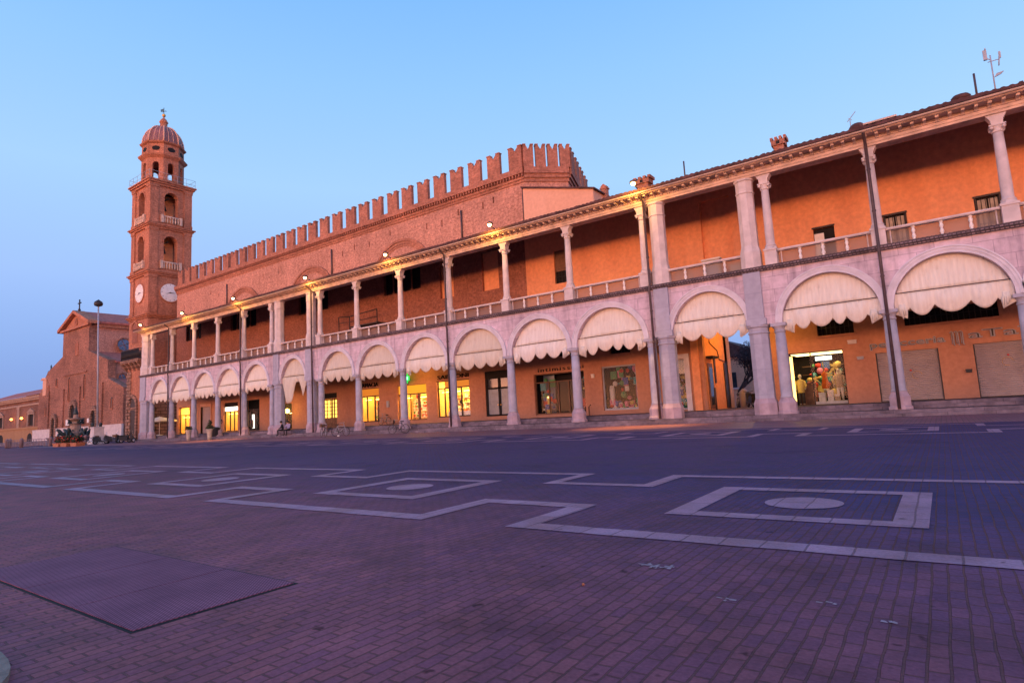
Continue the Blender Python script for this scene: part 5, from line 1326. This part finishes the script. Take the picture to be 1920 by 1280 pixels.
b_ = MB(); b_.box(-129.0, -118.2, 39.85, 40.0, 11.9, 12.2); b_.build('ledge', M['cath_brick'], CA)
def portal(x, z1, wd):
    b = MB(); b.prism([(x-wd/2, 0), (x-wd/2, z1-wd/2)] + arc(x, z1-wd/2, wd/2, wd/2, PI, 0, 10) + [(x+wd/2, 0)], 'y', 39.86, 39.92); f = b.build('portal', M['black'], CA)
    b = MB(); w2 = wd/2+.55; po = [(x-w2, 0), (x-w2, z1-wd/2)] + arc(x, z1-wd/2, w2, w2*1.15, PI, 0, 10) + [(x+w2, 0)]; pi = [(x-wd/2, 0), (x-wd/2, z1-wd/2)] + arc(x, z1-wd/2, wd/2, wd/2, PI, 0, 10) + [(x+wd/2, 0)]
    for i in range(len(pi)-1): b.prism([pi[i], pi[i+1], po[i+1], po[i]], 'y', 39.6, 39.92)
    b.build('portal_frame', M['rustic'], f)
portal(-123.4, 6.6, 2.4); portal(-132.5, 4.6, 1.6); portal(-114.3, 5.2, 1.8)
for xa, xb in ((-143.5, -133.5), (-131.5, -125.2), (-121.7, -115.8), (-112.9, -103.3)):
    b_ = MB(); b_.box(xa, xb, 39.72, 40.0, 0, 2.5); b_.box(xa, xb, 39.66, 40.0, 2.5, 2.62); b_.build('marble_plinth', M['upcolumn'], CA)
struct_ = MB(); struct_.box(-150, -100, 33.5, 39.7, -.1, .55); struct_.box(-150, -100, 32.9, 33.5, -.1, .3); struct(struct_.build('cathedral_steps', M['step']))
for x, z0, z1, lb in ((-119.3, 3.1, 4.1, 'white square notice on the cathedral front right of the fountain'), (-125.0, 3.0, 4.0, 'white square notice on the cathedral front left of the main portal'), (-115.9, 3.2, 3.9, 'small white notice on the cathedral front beside the right portal')):
    b_ = MB(); b_.box(x-.75 if z1-z0 > .8 else x-.35, x+.75 if z1-z0 > .8 else x+.35, 39.5, 39.58, z0, z1); b_.box(x-.05, x+.05, 39.58, 39.66, z0, z1); tag(b_.build('notice_board', M['white']), lb, 'notice', 'notices on the cathedral front')

# ------------------------------------------------------------------ low palace at the far left
LB = thing('low_palace', 'low pink building with red roof, pale pilasters and yellow base at the far left', 'building', (-176, 50, 0))
b_ = MB(); b_.wall_y(-205, -160.0, 3.6, 9.6, 46, [(-168.9, -165.3, 4.0, 6.5), (-191.0, -187.2, 4.0, 6.5)], .4); b_.box(-205, -160, 46.4, 60, 0, 9.6); b_.build('wall', M['low_brick'], LB)
b_ = MB(); b_.box(-205, -160.0, 45.9, 46.4, 0, 3.3); b_.box(-205, -160, 45.7, 46.4, 3.3, 3.7); b_.build('base', M['ochre'], LB)
b_ = MB(); b_.box(-205, -159.6, 45.2, 46.4, 10.0, 10.6); b_.box(-205, -159.8, 45.5, 46.4, 9.6, 10.0); b_.box(-205, -160, 45.8, 46.0, 8.5, 8.9); b_.build('eaves', M['dullstone'], LB)
b_ = MB(); b_.add([(-205, 44.9, 10.6), (-159.4, 44.9, 10.6), (-159.4, 53, 13.4), (-205, 53, 13.4)], [(0, 1, 2, 3)]); b_.add([(-205, 53, 13.4), (-159.4, 53, 13.4), (-159.4, 61, 10.6), (-205, 61, 10.6)], [(0, 1, 2, 3)]); b_.build('roof', M['tile_red'], LB)
for x in (-175.6, -196): b_ = MB(); b_.box(x-.8, x+.8, 45.75, 46.0, 3.7, 8.5); b_.box(x-1, x+1, 45.7, 46.0, 8.0, 8.49); b_.build('pilaster', M['dullstone'], LB)
for x0, x1 in ((-168.9, -165.3), (-191.0, -187.2)):
    b_ = MB(); b_.box(x0, x1, 46.2, 46.25, 4.0, 6.5); f = b_.build('window', M['black'], LB)
    b_ = MB(); b_.box(x0-.5, x0, 45.8, 46.05, 3.8, 6.6); b_.box(x1, x1+.5, 45.8, 46.05, 3.8, 6.6); b_.box(x0-.5, x1+.5, 45.8, 46.05, 6.5, 6.9); b_.prism([(x0-.8, 7.0), (x1+.8, 7.0), ((x0+x1)/2, 7.9)], 'y', 45.7, 46.0); b_.build('frame', M['dullstone'], f)
for x0, x1 in ((-169.0, -166.0), (-190.5, -186.5)):
    b_ = MB(); b_.prism([(x0, 0), (x1, 0), (x1, 1.2)] + arc((x0+x1)/2, 1.2, (x1-x0)/2, 1.1, 0, PI, 10) , 'y', 45.86, 45.95); b_.build('arch_opening', M['black'], LB)
for x, lb in ((-179.3, 'glowing wall lamp left of the pilaster on the low far left building'), (-172.1, 'glowing wall lamp right of the pilaster on the low far left building')):
    t = thing('wall_lamp', lb, 'lamp', (x, 45.6, 5.6), 'wall lamps on the low building')
    b_ = MB(); b_.ball((x, 45.5, 5.8), .28, 10); b_.build('globe', emit('wall_globe_'+str(int(-x)), (1, .32, .06), 9), t); b_ = MB(); b_.tube([(x, 45.5, 5.5), (x, 45.95, 5.3)], .06, 5); b_.build('bracket', M['iron'], t)
    lamp_light(x, 45.1, 5.8, 40, (1, .35, .08), t)
an = thing('rooftop_antenna', 'tiny aerial on the roof of the low far left building', 'antenna', (-181, 53, 13.4))
b_ = MB(); b_.tube([(-181, 53, 13.3), (-181, 53, 15.4)], .05, 5); b_.tube([(-181.9, 53, 15.3), (-180.1, 53, 15.1)], .04, 5); b_.build('mast', M['steel'], an)
# ------------------------------------------------------------------ flagpole
FP = thing('flagpole', 'tall thin grey flagpole on a tapered pale stone pedestal beside the fountain', 'flagpole', (-84.1, 29.7, 0))
b_ = MB(); b_.tube([(-84.1, 29.7, 2.0), (-84.9, 29.7, 17.2)], .11, 10, r1=.085); b_.build('pole', M['steel'], FP)
b_ = MB(); q = math.sqrt(2); b_.lathe(-84.1, 29.7, [(.80*q, 0), (.78*q, .3), (.64*q, .5), (.60*q, .7), (.52*q, 1.85), (.58*q, 1.9), (.58*q, 2.06)], 4, PI/4, smooth=False); b_.build('pedestal', M['upcolumn'], FP)
b_ = MB(); b_.lathe(-84.9, 29.7, [(.15, 17.1), (.42, 17.2), (.50, 17.45), (.42, 17.7), (.15, 17.9), (.02, 18.0)], 10); b_.build('finial', M['iron'], FP)
b_ = MB()
for s in (-1, 1): b_.ball((-84.1+s*.3, 29.6+s*.32, 2.32), .20, 8, 1.3); b_.lathe(-84.1+s*.3, 29.6+s*.32, [(.2, 2.06), (.12, 2.2)], 8)
b_.build('bronze_figure', M['bronze'], FP)

# ------------------------------------------------------------------ fountain
FO = thing('fountain', 'monumental stone fountain with dark bronze beasts in front of the cathedral', 'fountain', (-97.0, 31.5, 0))
fx, fy = -96.6, 31.5
b_ = MB(); b_.lathe(fx, fy, [(3.4, 0), (3.4, .18), (3.1, .2), (3.0, .8), (3.2, .95), (3.2, 1.05), (2.8, 1.05), (2.7, .7)], 28); b_.build('basin', M['step'], FO)
b_ = MB(); b_.lathe(fx, fy, [(.95, .7), (.85, 1.6), (.70, 1.75), (.62, 2.6), (.8, 2.75), (.6, 2.85), (.5, 3.1), (.95, 3.35), (1.0, 3.5), (.3, 3.55), (.26, 4.0)], 12, smooth=False); b_.build('shaft', M['dullstone'], FO)
def beast(a, r, z, s):
    x, y = fx + r*math.cos(a), fy + r*math.sin(a); c, n = math.cos(a), math.sin(a); b = MB()
    b.tube([(x-.5*s*c, y-.5*s*n, z+.3*s), (x, y, z+.6*s), (x+.3*s*c, y+.3*s*n, z+1.05*s), (x+.55*s*c, y+.55*s*n, z+1.15*s)], .34*s, 8, r1=.16*s)
    for t in (-1, 1):
        b.tube([(x+.2*s*c-t*.22*s*n, y+.2*s*n+t*.22*s*c, z+.7*s), (x+.45*s*c-t*.25*s*n, y+.45*s*n+t*.25*s*c, z+.0)], .12*s, 6)
        b.tube([(x-.4*s*c-t*.25*s*n, y-.4*s*n+t*.25*s*c, z+.35*s), (x-.1*s*c-t*.34*s*n, y-.1*s*n+t*.34*s*c, z+.05)], .15*s, 6)
        b.prism([(0, 0), (.1, 0), (.05, .1)], 'y', 0, .01) if False else None
    b.tube([(x-.5*s*c, y-.5*s*n, z+.25*s), (x-.9*s*c, y-.9*s*n, z+.6*s), (x-.8*s*c, y-.8*s*n, z+1.1*s)], .07*s, 5)
    b.build('bronze_beast', M['bronze'], FO)
for k in range(6): beast(2*PI*k/6+.35, 1.55, .95, .95)
for k in range(4): beast(2*PI*k/4+.2, .75, 2.75, .45)
b_ = MB(); b_.lathe(fx, fy, [(.24, 3.95), (.30, 4.2), (.18, 4.6), (.10, 4.9), (.03, 5.1)], 9); b_.build('crown_vase', M['bronze'], FO)
# railing of the fountain with low posts
RA = thing('fountain_railing', 'low pale iron railing with hoops around the fountain', 'railing', (-84, 26.5, 0))
b_ = MB(); n = 44; cx_, cy_ = -97, 31.5
P = [(cx_+8.3*math.cos(-2.2+2.0*k/n), cy_+7.0*math.sin(-2.2+2.0*k/n)) for k in range(n+1)]
for z in (.2, .95): b_.tube([(x, y, z) for x, y in P], .035, 5)
for x, y in P[::1]: b_.tube([(x, y, 0), (x, y, .95)], .025, 4)
b_.build('rail', M['rail'], RA)
b_ = MB()
for x, y in P[::11]: b_.lathe(x, y, [(.2, 0), (.18, .9), (.24, 1.0), (.05, 1.2)], 8)
b_.build('post', M['rail'], RA)

# ------------------------------------------------------------------ plants
def leafy(b, c, rx, rz, n, s, rnd):
    for _ in range(n):
        u, v, r_ = rnd.uniform(0, 2*PI), rnd.uniform(-1, 1), rnd.random()**.4
        p = Vector((c[0]+rx*r_*math.cos(u)*math.sqrt(1-v*v), c[1]+rx*r_*math.sin(u)*math.sqrt(1-v*v), c[2]+rz*r_*v))
        a = Vector((rnd.uniform(-1, 1), rnd.uniform(-1, 1), rnd.uniform(-.3, 1))).normalized(); t = a.cross(Vector((rnd.uniform(-1, 1), rnd.uniform(-1, 1), .3))).normalized()
        l, w_ = s*rnd.uniform(.7, 1.4), s*rnd.uniform(.25, .4); b.m = 0 if rnd.random() < .8 else 1
        b.add([p, p+a*l*.5+t*w_, p+a*l, p+a*l*.5-t*w_], [(0, 1, 2, 3)])
LEAF2 = plain('fresh_leaves', (.10, .13, .05), .6, .4, 5); FLOWER = plain('red_flowers', (.55, .05, .04), .6, .3, 8)
def planter(x, y, wd, h, foliage, label, fl=False, grp='flower planters by the fountain'):
    t = thing('flower_planter', label, 'planter', (x, y, 0), grp); rnd = random.Random(int(x*7))
    b = MB(); b.prism([(x-wd*.42, 0), (x+wd*.42, 0), (x+wd*.5, h), (x-wd*.5, h)], 'y', y-wd*.24, y+wd*.24); b.box(x-wd*.53, x+wd*.53, y-wd*.27, y+wd*.27, h, h+.08); b.build('box', M['terracotta'], t)
    b = MB()
    for k in range(4): leafy(b, (x-wd*.36+k*wd*.24, y, h+foliage*.5), wd*.22, foliage*.55, 130, .22, rnd)
    b.build('plant', [M['leaf'], FLOWER if fl else LEAF2], t)
for i, (x, lb) in enumerate(((-80.9, 'terracotta flower box with red blooms, left of the row by the flagpole'), (-78.6, 'terracotta flower box in the middle of the row by the flagpole'), (-75.9, 'terracotta flower box at the right end of the row by the flagpole'))):
    planter(x, 25.0, 1.9 if i < 2 else 1.7, .32, .75, lb, True)
def potplant(x, y, z, label, top):
    t = thing('potted_plant', label, 'potted plant', (x, y, z), 'pots in front of the arcade steps'); rnd = random.Random(int(x*3))
    b = MB(); b.lathe(x, y, [(.17, z), (.20, z+.35), (.27, z+.95), (.31, z+1.0), (.31, z+1.08), (.25, z+1.08), (.23, z+.98)], 14); b.build('pot', M['stonepot'], t)
    b = MB(); leafy(b, (x, y, z+1.20), .34, .20, 200, .16, rnd)
    if top: leafy(b, (x+.05, y, z+1.58), .16, .38, 120, .14, rnd); 
    b.build('plant', [M['leaf'], LEAF2], t)
potplant(-63.6, 30.7, 0.004, 'pale tapered pot with a low green plant, left of the two by the steps', False)
potplant(-59.4, 30.7, 0.004, 'pale tapered pot with a taller plant, right of the two by the steps', True)
for x, r, lb in ((-62.0, .40, 'dark round bin behind the two pots, left of the pair'), (-61.0, .55, 'larger dark round bin behind the two pots, right of the pair')):
    b_ = MB(); b_.lathe(x, 32.2 if r < .5 else 32.1, [(r*.85, .30), (r, .40), (r, 1.05), (r*1.04, 1.1), (r*.8, 1.22), (.05, 1.3)], 14); tag(b_.build('waste_bin', M['iron']), lb, 'bin', 'dark bins on the arcade steps')
# parasol of the cafe
PA = thing('cafe_parasol', 'cream cafe parasol standing under the arcade near the clock tower', 'parasol', (-80.6, 35.3, .6))
b_ = MB(); b_.tube([(-80.6, 35.3, .6), (-80.6, 35.3, 3.0)], .04, 8); b_.lathe(-80.6, 35.3, [(.35, .6), (.35, .68), (.06, .72)], 10); b_.build('pole', M['white'], PA)
b_ = MB(); b_.lathe(-80.6, 35.3, [(1.95, 2.30), (1.95, 2.42), (1.0, 2.68), (.05, 2.95)], 8, R(22.5), smooth=False); b_.build('canopy', M['canvas'], PA)
CT_ = thing('cafe_table', 'small dark cafe table under the cream parasol', 'table', (-79.3, 34.2, .6))
b_ = MB(); b_.lathe(-79.3, 34.2, [(.42, 1.30), (.42, 1.34)], 14); b_.build('top', M['darkwood'], CT_); b_ = MB(); b_.tube([(-79.3, 34.2, .62), (-79.3, 34.2, 1.3)], .04, 6); b_.lathe(-79.3, 34.2, [(.28, .6), (.25, .64)], 10); b_.build('leg', M['iron'], CT_)

# ------------------------------------------------------------------ bicycles and motorbikes (built at the origin along X)
def wheel(cx, r, name, parent, wd=.02):
    b = MB(); n = 22; b.tube([(cx+r*math.cos(2*PI*k/n), 0, r+.01+r*math.sin(2*PI*k/n)) for k in range(n)], wd, 6, True); w_ = b.build(name, M['rubber'], parent)
    b = MB()
    for k in range(8): a = PI*k/8; b.tube([(cx-r*.95*math.cos(a), 0, r+.01-r*.95*math.sin(a)), (cx+r*.95*math.cos(a), 0, r+.01+r*.95*math.sin(a))], .004, 3)
    b.tube([(cx, -.05, r+.01), (cx, .05, r+.01)], .025, 6); b.build('spokes', M['steel'], w_)
def bicycle(label, frame, basket=False):
    t = thing('bicycle', label, 'bicycle', (0, 0, 0), 'bicycles parked by the arcade')
    wheel(-.52, .33, 'wheel', t); wheel(.52, .33, 'wheel', t)
    b = MB(); A, B, C, D = (-.52, 0, .34), (-.12, 0, .30), (-.22, 0, .78), (.38, 0, .80)
    for p, q_ in ((A, B), (A, C), (B, C), (B, (.42, 0, .66)), (C, (.40, 0, .74)), (D, (.52, 0, .34)), ((.36, 0, .92), (.42, 0, .66))): b.tube([p, q_], .022, 6)
    b.build('frame', frame, t)
    b = MB(); b.tube([(.36, 0, .90), (.33, 0, 1.0)], .016, 6); b.tube([(.20, -.28, 1.02), (.33, -.14, 1.03), (.34, 0, 1.0), (.33, .14, 1.03), (.20, .28, 1.02)], .014, 6); b.build('handlebar', M['steel'], t)
    b = MB(); b.prism([(-.36, -.09), (-.36, .09), (-.10, .025), (-.10, -.025)], 'z', .86, .92); b.tube([(-.23, 0, .78), (-.24, 0, .87)], .016, 6); b.build('saddle', M['rubber'], t)
    b = MB(); b.lathe(-.12, 0, [(.09, .28), (.09, .32)], 10); b.tube([(-.12, .06, .30), (-.02, .10, .16)], .012, 5); b.tube([(-.12, -.06, .30), (-.22, -.10, .44)], .012, 5); b.build('pedals', M['iron'], t)
    if basket:
        b = MB(); b.prism([(.42, .74), (.74, .74), (.80, 1.0), (.38, 1.0)], 'y', -.16, .16); b.build('basket', M['brownwood'], t)
    return t
BF = [plain('bike_paint_'+n, c, .4, .1, 3) for n, c in (('black', (.03, .03, .035)), ('grey', (.3, .3, .33)), ('red', (.3, .03, .03)))]
bk = bicycle('black bicycle with a basket leaning at the steps before the green cross', BF[0], True)
bk.location = (-32.6, 30.75, .004); bk.rotation_euler = (R(7), 0, R(200))
b2 = bicycle('grey bicycle parked at the kerb below the latticed lit window, right of the pair', BF[1]); b2.location = (-38.1, 29.9, .004); b2.rotation_euler = (R(6), 0, R(15))
def dupthing(s, loc, rot, label):
    o = inst(s, loc); o.rotation_euler = rot; o['label'] = label; return o
dupthing(bk, (-39.35, 29.2, .004), (R(6), 0, R(160)), 'black bicycle nearer the square, left of the pair below the latticed lit window')
dupthing(b2, (-41.0, 37.0, .60), (R(5), 0, R(178)), 'grey bicycle leaning on the shop wall under the letter box')
dupthing(b2, (-11.3, 41.6, .60), (R(6), 0, R(100)), 'grey bicycle standing far back against the passage wall')
dupthing(bk, (-11.5, 44.5, .004), (R(6), 0, R(40)), 'black bicycle parked in the open beyond the passage')
# small dark motor scooters at the tower end
def scooter(label):
    t = thing('scooter', label, 'scooter', (0, 0, 0), 'dark scooters parked by the tower')
    for x in (-.6, .62):
        b = MB(); n = 18; b.tube([(x+.2*math.cos(2*PI*k/n), 0, .25+.2*math.sin(2*PI*k/n)) for k in range(n)], .065, 8, True); w_ = b.build('wheel', M['rubber'], t); b = MB(); b.tube([(x, -.06, .25), (x, .06, .25)], .13, 10); b.build('rim', M['steel'], w_)
    b = MB(); b.prism([(-.85, .45), (-.75, .30), (-.2, .26), (.2, .24), (.36, .28), (.52, .75), (.46, .98), (.38, .98), (.26, .40), (-.02, .36), (-.10, .70), (-.7, .78), (-.9, .66)], 'y', -.17, .17); b.build('body', BF[0], t)
    b = MB(); b.prism([(-.85, .78), (-.12, .72), (-.05, .80), (-.4, .88), (-.85, .90)], 'y', -.14, .14); b.build('seat', M['rubber'], t)
    b = MB(); b.tube([(.60, 0, .30), (.42, 0, 1.02)], .04, 6); b.tube([(.34, -.33, 1.08), (.42, 0, 1.04), (.34, .33, 1.08)], .025, 6); b.build('handlebar', M['iron'], t)
    b = MB(); b.prism([(.46, .95), (.56, .80), (.62, .86), (.54, 1.0)], 'y', -.10, .10); b.build('headlight', M['darkglass'], t)
    b = MB(); b.tube([(.50, -.2, 1.02), (.52, -.2, 1.4)], .012, 4); b.tube([(.50, .2, 1.02), (.52, .2, 1.4)], .012, 4); b.box(.50, .52, -.2, .2, 1.05, 1.42); b.build('windscreen', M['glass'], t)
    return t
sc0 = scooter('dark scooter nearest the flagpole pedestal in the row by the tower'); sc0.location = (-80.3, 28.8, .004); sc0.rotation_euler = (0, 0, R(55))
for (x, y, a, lb) in ((-79.3, 29.6, 62, 'dark scooter second from the flagpole pedestal in the row by the tower'), (-78.9, 30.6, 50, 'dark scooter third from the flagpole pedestal in the row by the tower'), (-77.6, 30.5, 70, 'dark scooter in front of the end pier, last in the row by the tower')):
    dupthing(sc0, (x, y, .004), (0, 0, R(a)), lb)
dupthing(sc0, (-10.7, 42.6, .60), (0, 0, R(120)), 'dark scooter at the back of the open passage')
for (x, y, a, lb) in ((-78.2, 28.9, 40, 'black bicycle among the scooters by the tower'), (-81.9, 28.3, 75, 'black bicycle beside the flagpole pedestal')): dupthing(bk, (x, y, .004), (R(6), 0, R(a)), lb)

# ------------------------------------------------------------------ people
def person(label, loc, rz, J, hairc, top, legs, shoe, bald=False, group=None):
    """one continuous skinned body; J gives joints in metres relative to the feet"""
    t = thing('person', label, 'person', loc, group, rz)
    V = []; E = []; Rr = []; idx = {}
    def v(n, p, r): idx[n] = len(V); V.append(p); Rr.append(r)
    for n, r in (('pelvis', .15), ('waist', .125), ('chest', .155), ('neckb', .07), ('neck', .055), ('head', .085), ('crown', .075)): v(n, J[n], (r, r*.8) if n in ('pelvis', 'waist', 'chest') else (r, r))
    for a, b in (('pelvis', 'waist'), ('waist', 'chest'), ('chest', 'neckb'), ('neckb', 'neck'), ('neck', 'head'), ('head', 'crown')): E.append((idx[a], idx[b]))
    for s in 'LR':
        for n, r in (('hip', .095), ('knee', .062), ('ankle', .045), ('toe', .035), ('shoulder', .065), ('elbow', .045), ('wrist', .032), ('hand', .035), ('tip', .014)): v(n+s, J[n+s], (r, r) if n != 'hand' else (.042, .02))
        for a, b in (('hip', 'knee'), ('knee', 'ankle'), ('ankle', 'toe'), ('shoulder', 'elbow'), ('elbow', 'wrist'), ('wrist', 'hand'), ('hand', 'tip')): E.append((idx[a+s], idx[b+s]))
        E.append((idx['pelvis'], idx['hip'+s])); E.append((idx['chest'], idx['shoulder'+s]))
        w_, h_ = Vector(J['wrist'+s]), Vector(J['hand'+s]); v('thumb'+s, tuple(h_ + Vector((.035 if s == 'L' else -.035, -.02, 0))), (.011, .011)); E.append((idx['wrist'+s], idx['thumb'+s]))
    me = bpy.data.meshes.new('body'); me.from_pydata(V, E, [])
    o = bpy.data.objects.new('body', me); col.objects.link(o)
    md = o.modifiers.new('skin', 'SKIN'); md.use_smooth_shade = True
    for i, sv in enumerate(me.skin_vertices[0].data): sv.radius = Rr[i]; sv.use_root = (i == 0)
    o.modifiers.new('sub', 'SUBSURF').levels = 2
    bpy.context.view_layer.update()
    m2 = bpy.data.meshes.new_from_object(o.evaluated_get(bpy.context.evaluated_depsgraph_get())); bpy.data.objects.remove(o)
    o = bpy.data.objects.new('body', m2); col.objects.link(o); o.parent = t
    for m_ in (M['skin'], top, legs, shoe): m2.materials.append(m_)
    def dist(p, a, b):
        a, b = Vector(a), Vector(b); d = b-a; k = max(0, min(1, (p-a).dot(d)/max(1e-6, d.dot(d)))); return (p-a-d*k).length
    segs = [(0, 'neckb', 'neck'), (0, 'neck', 'head'), (0, 'head', 'crown'), (1, 'waist', 'chest'), (1, 'chest', 'neckb'), (1, 'pelvis', 'waist')]
    for s in 'LR': segs += [(2, 'pelvis', 'hip'+s), (2, 'hip'+s, 'knee'+s), (2, 'knee'+s, 'ankle'+s), (3, 'ankle'+s, 'toe'+s), (1, 'chest', 'shoulder'+s), (1, 'shoulder'+s, 'elbow'+s), (1, 'elbow'+s, 'wrist'+s), (0, 'wrist'+s, 'hand'+s), (0, 'hand'+s, 'tip'+s), (0, 'wrist'+s, 'thumb'+s)]
    for p in m2.polygons:
        p.use_smooth = True; p.material_index = min(segs, key=lambda q_: dist(p.center, J.get(q_[1], (9, 9, 9)), J.get(q_[2], J['hand'+q_[1][-1]] if q_[2][:5] == 'thumb' else (9, 9, 9))))[0]
    hx, hy, hz = J['head']; cx_, cy_, cz_ = J['crown']
    b = MB(); b.ball((cx_, cy_+.025, cz_-.01), .112, 12, 1.0, 1, 1.05); h = b.build('hair', hairc, origin=(0, 0, 0)); h.parent = t
    return t
def pose_stand(h=1.72):
    k = h/1.72; J = dict(pelvis=(0, 0, .95), waist=(0, .01, 1.10), chest=(0, .01, 1.32), neckb=(0, 0, 1.45), neck=(0, 0, 1.50), head=(0, -.015, 1.58), crown=(0, 0, 1.66))
    for s, q_ in (('L', 1), ('R', -1)):
        J.update({'hip'+s: (q_*.09, 0, .90), 'knee'+s: (q_*.10, -.02-.05*(q_ > 0), .50), 'ankle'+s: (q_*.11, .02-.08*(q_ > 0), .08), 'toe'+s: (q_*.13, -.14-.06*(q_ > 0), .04), 'shoulder'+s: (q_*.19, .01, 1.40), 'elbow'+s: (q_*.24, .04, 1.12), 'wrist'+s: (q_*.22, -.08, .90), 'hand'+s: (q_*.21, -.11, .83), 'tip'+s: (q_*.20, -.14, .75)})
    return {n: tuple(c*k for c in p) for n, p in J.items()}
def pose_sit():
    J = dict(pelvis=(0, 0, .50), waist=(0, -.02, .66), chest=(0, -.08, .88), neckb=(0, -.13, 1.01), neck=(0, -.15, 1.06), head=(0, -.19, 1.14), crown=(0, -.19, 1.22))
    for s, q_ in (('L', 1), ('R', -1)):
        J.update({'hip'+s: (q_*.09, -.03, .49), 'knee'+s: (q_*.13, -.45, .50), 'ankle'+s: (q_*.13, -.42, .09), 'toe'+s: (q_*.15, -.58, .04), 'shoulder'+s: (q_*.19, -.08, .95), 'elbow'+s: (q_*.24, -.18, .70), 'wrist'+s: (q_*.12, -.38, .60), 'hand'+s: (q_*.09, -.44, .58), 'tip'+s: (q_*.06, -.50, .55)})
    return J
HB = plain('dark_hair', (.03, .022, .018), .6, .2, 8)
jk = cloth('navy_cloth', (.03, .035, .06)); jn = cloth('jeans_cloth', (.06, .08, .14)); bkc = cloth('black_cloth', (.015, .015, .018)); lil = cloth('lilac_cloth', (.32, .28, .42)); gry = cloth('grey_cloth', (.15, .15, .17))
person('person in a dark jacket standing by the lit doorway under the arcade', (-63.95, 34.2, .60), R(20), pose_stand(1.75), HB, jk, jn, bkc)
st = MB(); st.box(-52.0, -50.0, 31.3, 31.62, .15, .45); 
person('person in black sitting forward on the steps at the pier under the torn awning', (-48.1, 31.45, 0.15), R(-25), pose_sit(), HB, bkc, bkc, bkc, group='people sitting on the steps')
person('person in a lilac top sitting on the steps beside a person in black', (-47.3, 31.5, .15), R(15), pose_sit(), HB, lil, bkc, bkc, group='people sitting on the steps')
b_ = MB(); b_.box(-48.6, -46.8, 31.36, 31.62, .30, .56); tag(b_.build('stone_bench', M['step']), 'low stone block on the steps that two people sit on', 'bench')

# ------------------------------------------------------------------ passage and what stands beyond it
PG = thing('passage_house', 'orange plastered side wall with door and window along the open passage', 'house', (-12.2, 40, .6))
b_ = MB(); b_.box(-12.6, -12.0, 37.86, 42.6, .6, 6.9); b_.box(-12.75, -12.28, 37.35, 37.49, .6, 6.2); b_.build('wall', M['orange'], PG)
b_ = MB(); b_.box(-8.6, -8.0, 37.86, 42.6, .6, 6.9); b_.build('right_wall', M['orange'], PG)
b_ = MB(); b_.box(-12.6, -8.0, 37.9, 42.6, 6.9, 7.1); b_.build('ceiling', M['ceil'], PG)
b_ = MB(); b_.box(-12.02, -11.93, 37.95, 38.9, .65, 3.55); d = b_.build('door', M['brownwood'], PG); b_ = MB(); b_.box(-11.93, -11.91, 38.1, 38.75, .9, 3.3); b_.build('pane', M['darkglass'], d)
b_ = MB(); b_.box(-12.0, -11.55, 37.9, 39.0, 3.85, 4.0); b_.build('door_hood', M['black'], PG)
for y0, y1, z0, z1 in ((39.35, 39.6, 2.3, 4.1), (41.5, 42.1, .65, 3.7)): b_ = MB(); b_.box(-12.0, -11.93, y0, y1, z0, z1); b_.build('window', M['darkwood'], PG)
b_ = MB(); b_.tube([(-11.96, 38.7, 6.5), (-11.96, 38.8, 4.9), (-11.96, 40.3, 4.5), (-11.96, 40.6, 3.9), (-11.96, 42.4, 3.75)], .03, 5); b_.build('cable', M['iron'], PG)
b_ = MB(); b_.tube([(-11.9, 38.9, .6), (-11.9, 38.9, 2.0)], .06, 6); b_.build('drain', M['pipe'], PG)
BH = thing('pink_house', 'pink house with a dark window seen through the open passage', 'house', (-20, 74, 0))
b_ = MB(); b_.box(-26, -16.5, 72, 82, 0, 6.2); b_.build('wall', M['pinkwall'], BH); b_ = MB(); b_.prism([(-26.5, 6.2), (-16, 6.2), (-21.2, 8.6)], 'y', 71.6, 82.4); b_.build('roof', M['tile'], BH)
b_ = MB(); b_.box(-20.4, -19.4, 71.95, 72.02, 2.6, 4.4); f = b_.build('window', M['darkglass'], BH); b_ = MB(); b_.box(-20.55, -19.25, 71.9, 72.0, 2.45, 2.6); b_.build('sill', M['whitestone'], f)
def tree(x, y, h, label, seed, crown):
    t = thing('tree', label, 'tree', (x, y, 0), 'trees beyond the passage'); rnd = random.Random(seed); b = MB(); tips = []
    def branch(p, d, l, r, n):
        q_ = p + d*l; m_ = p + d*l*.5 + Vector((rnd.uniform(-1, 1), rnd.uniform(-1, 1), 0))*l*.06
        b.tube([p, m_, q_], r, 6 if n > 2 else 4, r1=r*.62)
        if n == 0: tips.append(q_); return
        for k in range(rnd.choice((2, 3, 3)) if n < 5 else 3):
            dd = (d + Vector((rnd.uniform(-1, 1), rnd.uniform(-1, 1), rnd.uniform(-.35, .6)))*.75).normalized(); branch(q_, dd, l*rnd.uniform(.62, .85), r*.6, n-1)
    branch(Vector((x, y, 0)), Vector((rnd.uniform(-.25, .25), 0, 1)).normalized(), h*.20, h*.028, 6)
    b.build('trunk', M['bark'], t); c = MB()
    for p in tips: leafy(c, p, .55, .6, crown, .14, rnd)
    c.build('crown', [plain('winter_leaves_%d' % seed, (.055, .032, .042), .7, .4, 4), M['bark']], t)
tree(-16.2, 60, 9.5, 'dark leaning tree with a thin crown seen through the open passage', 5, 9)
tree(-12.5, 66, 11, 'second dark tree behind the leaning one, seen through the passage', 9, 9)
tree(-18.5, 90, 12, 'dark tree behind the pink house, seen through the passage', 12, 8)
b_ = MB(); b_.lathe(-11.35, 43.6, [(.30, 0), (.34, 1.2), (.30, 1.7), (.1, 1.9)], 10); tag(b_.build('covered_bin', M['greydoor']), 'grey covered shape beside the bicycles behind the passage', 'bin')
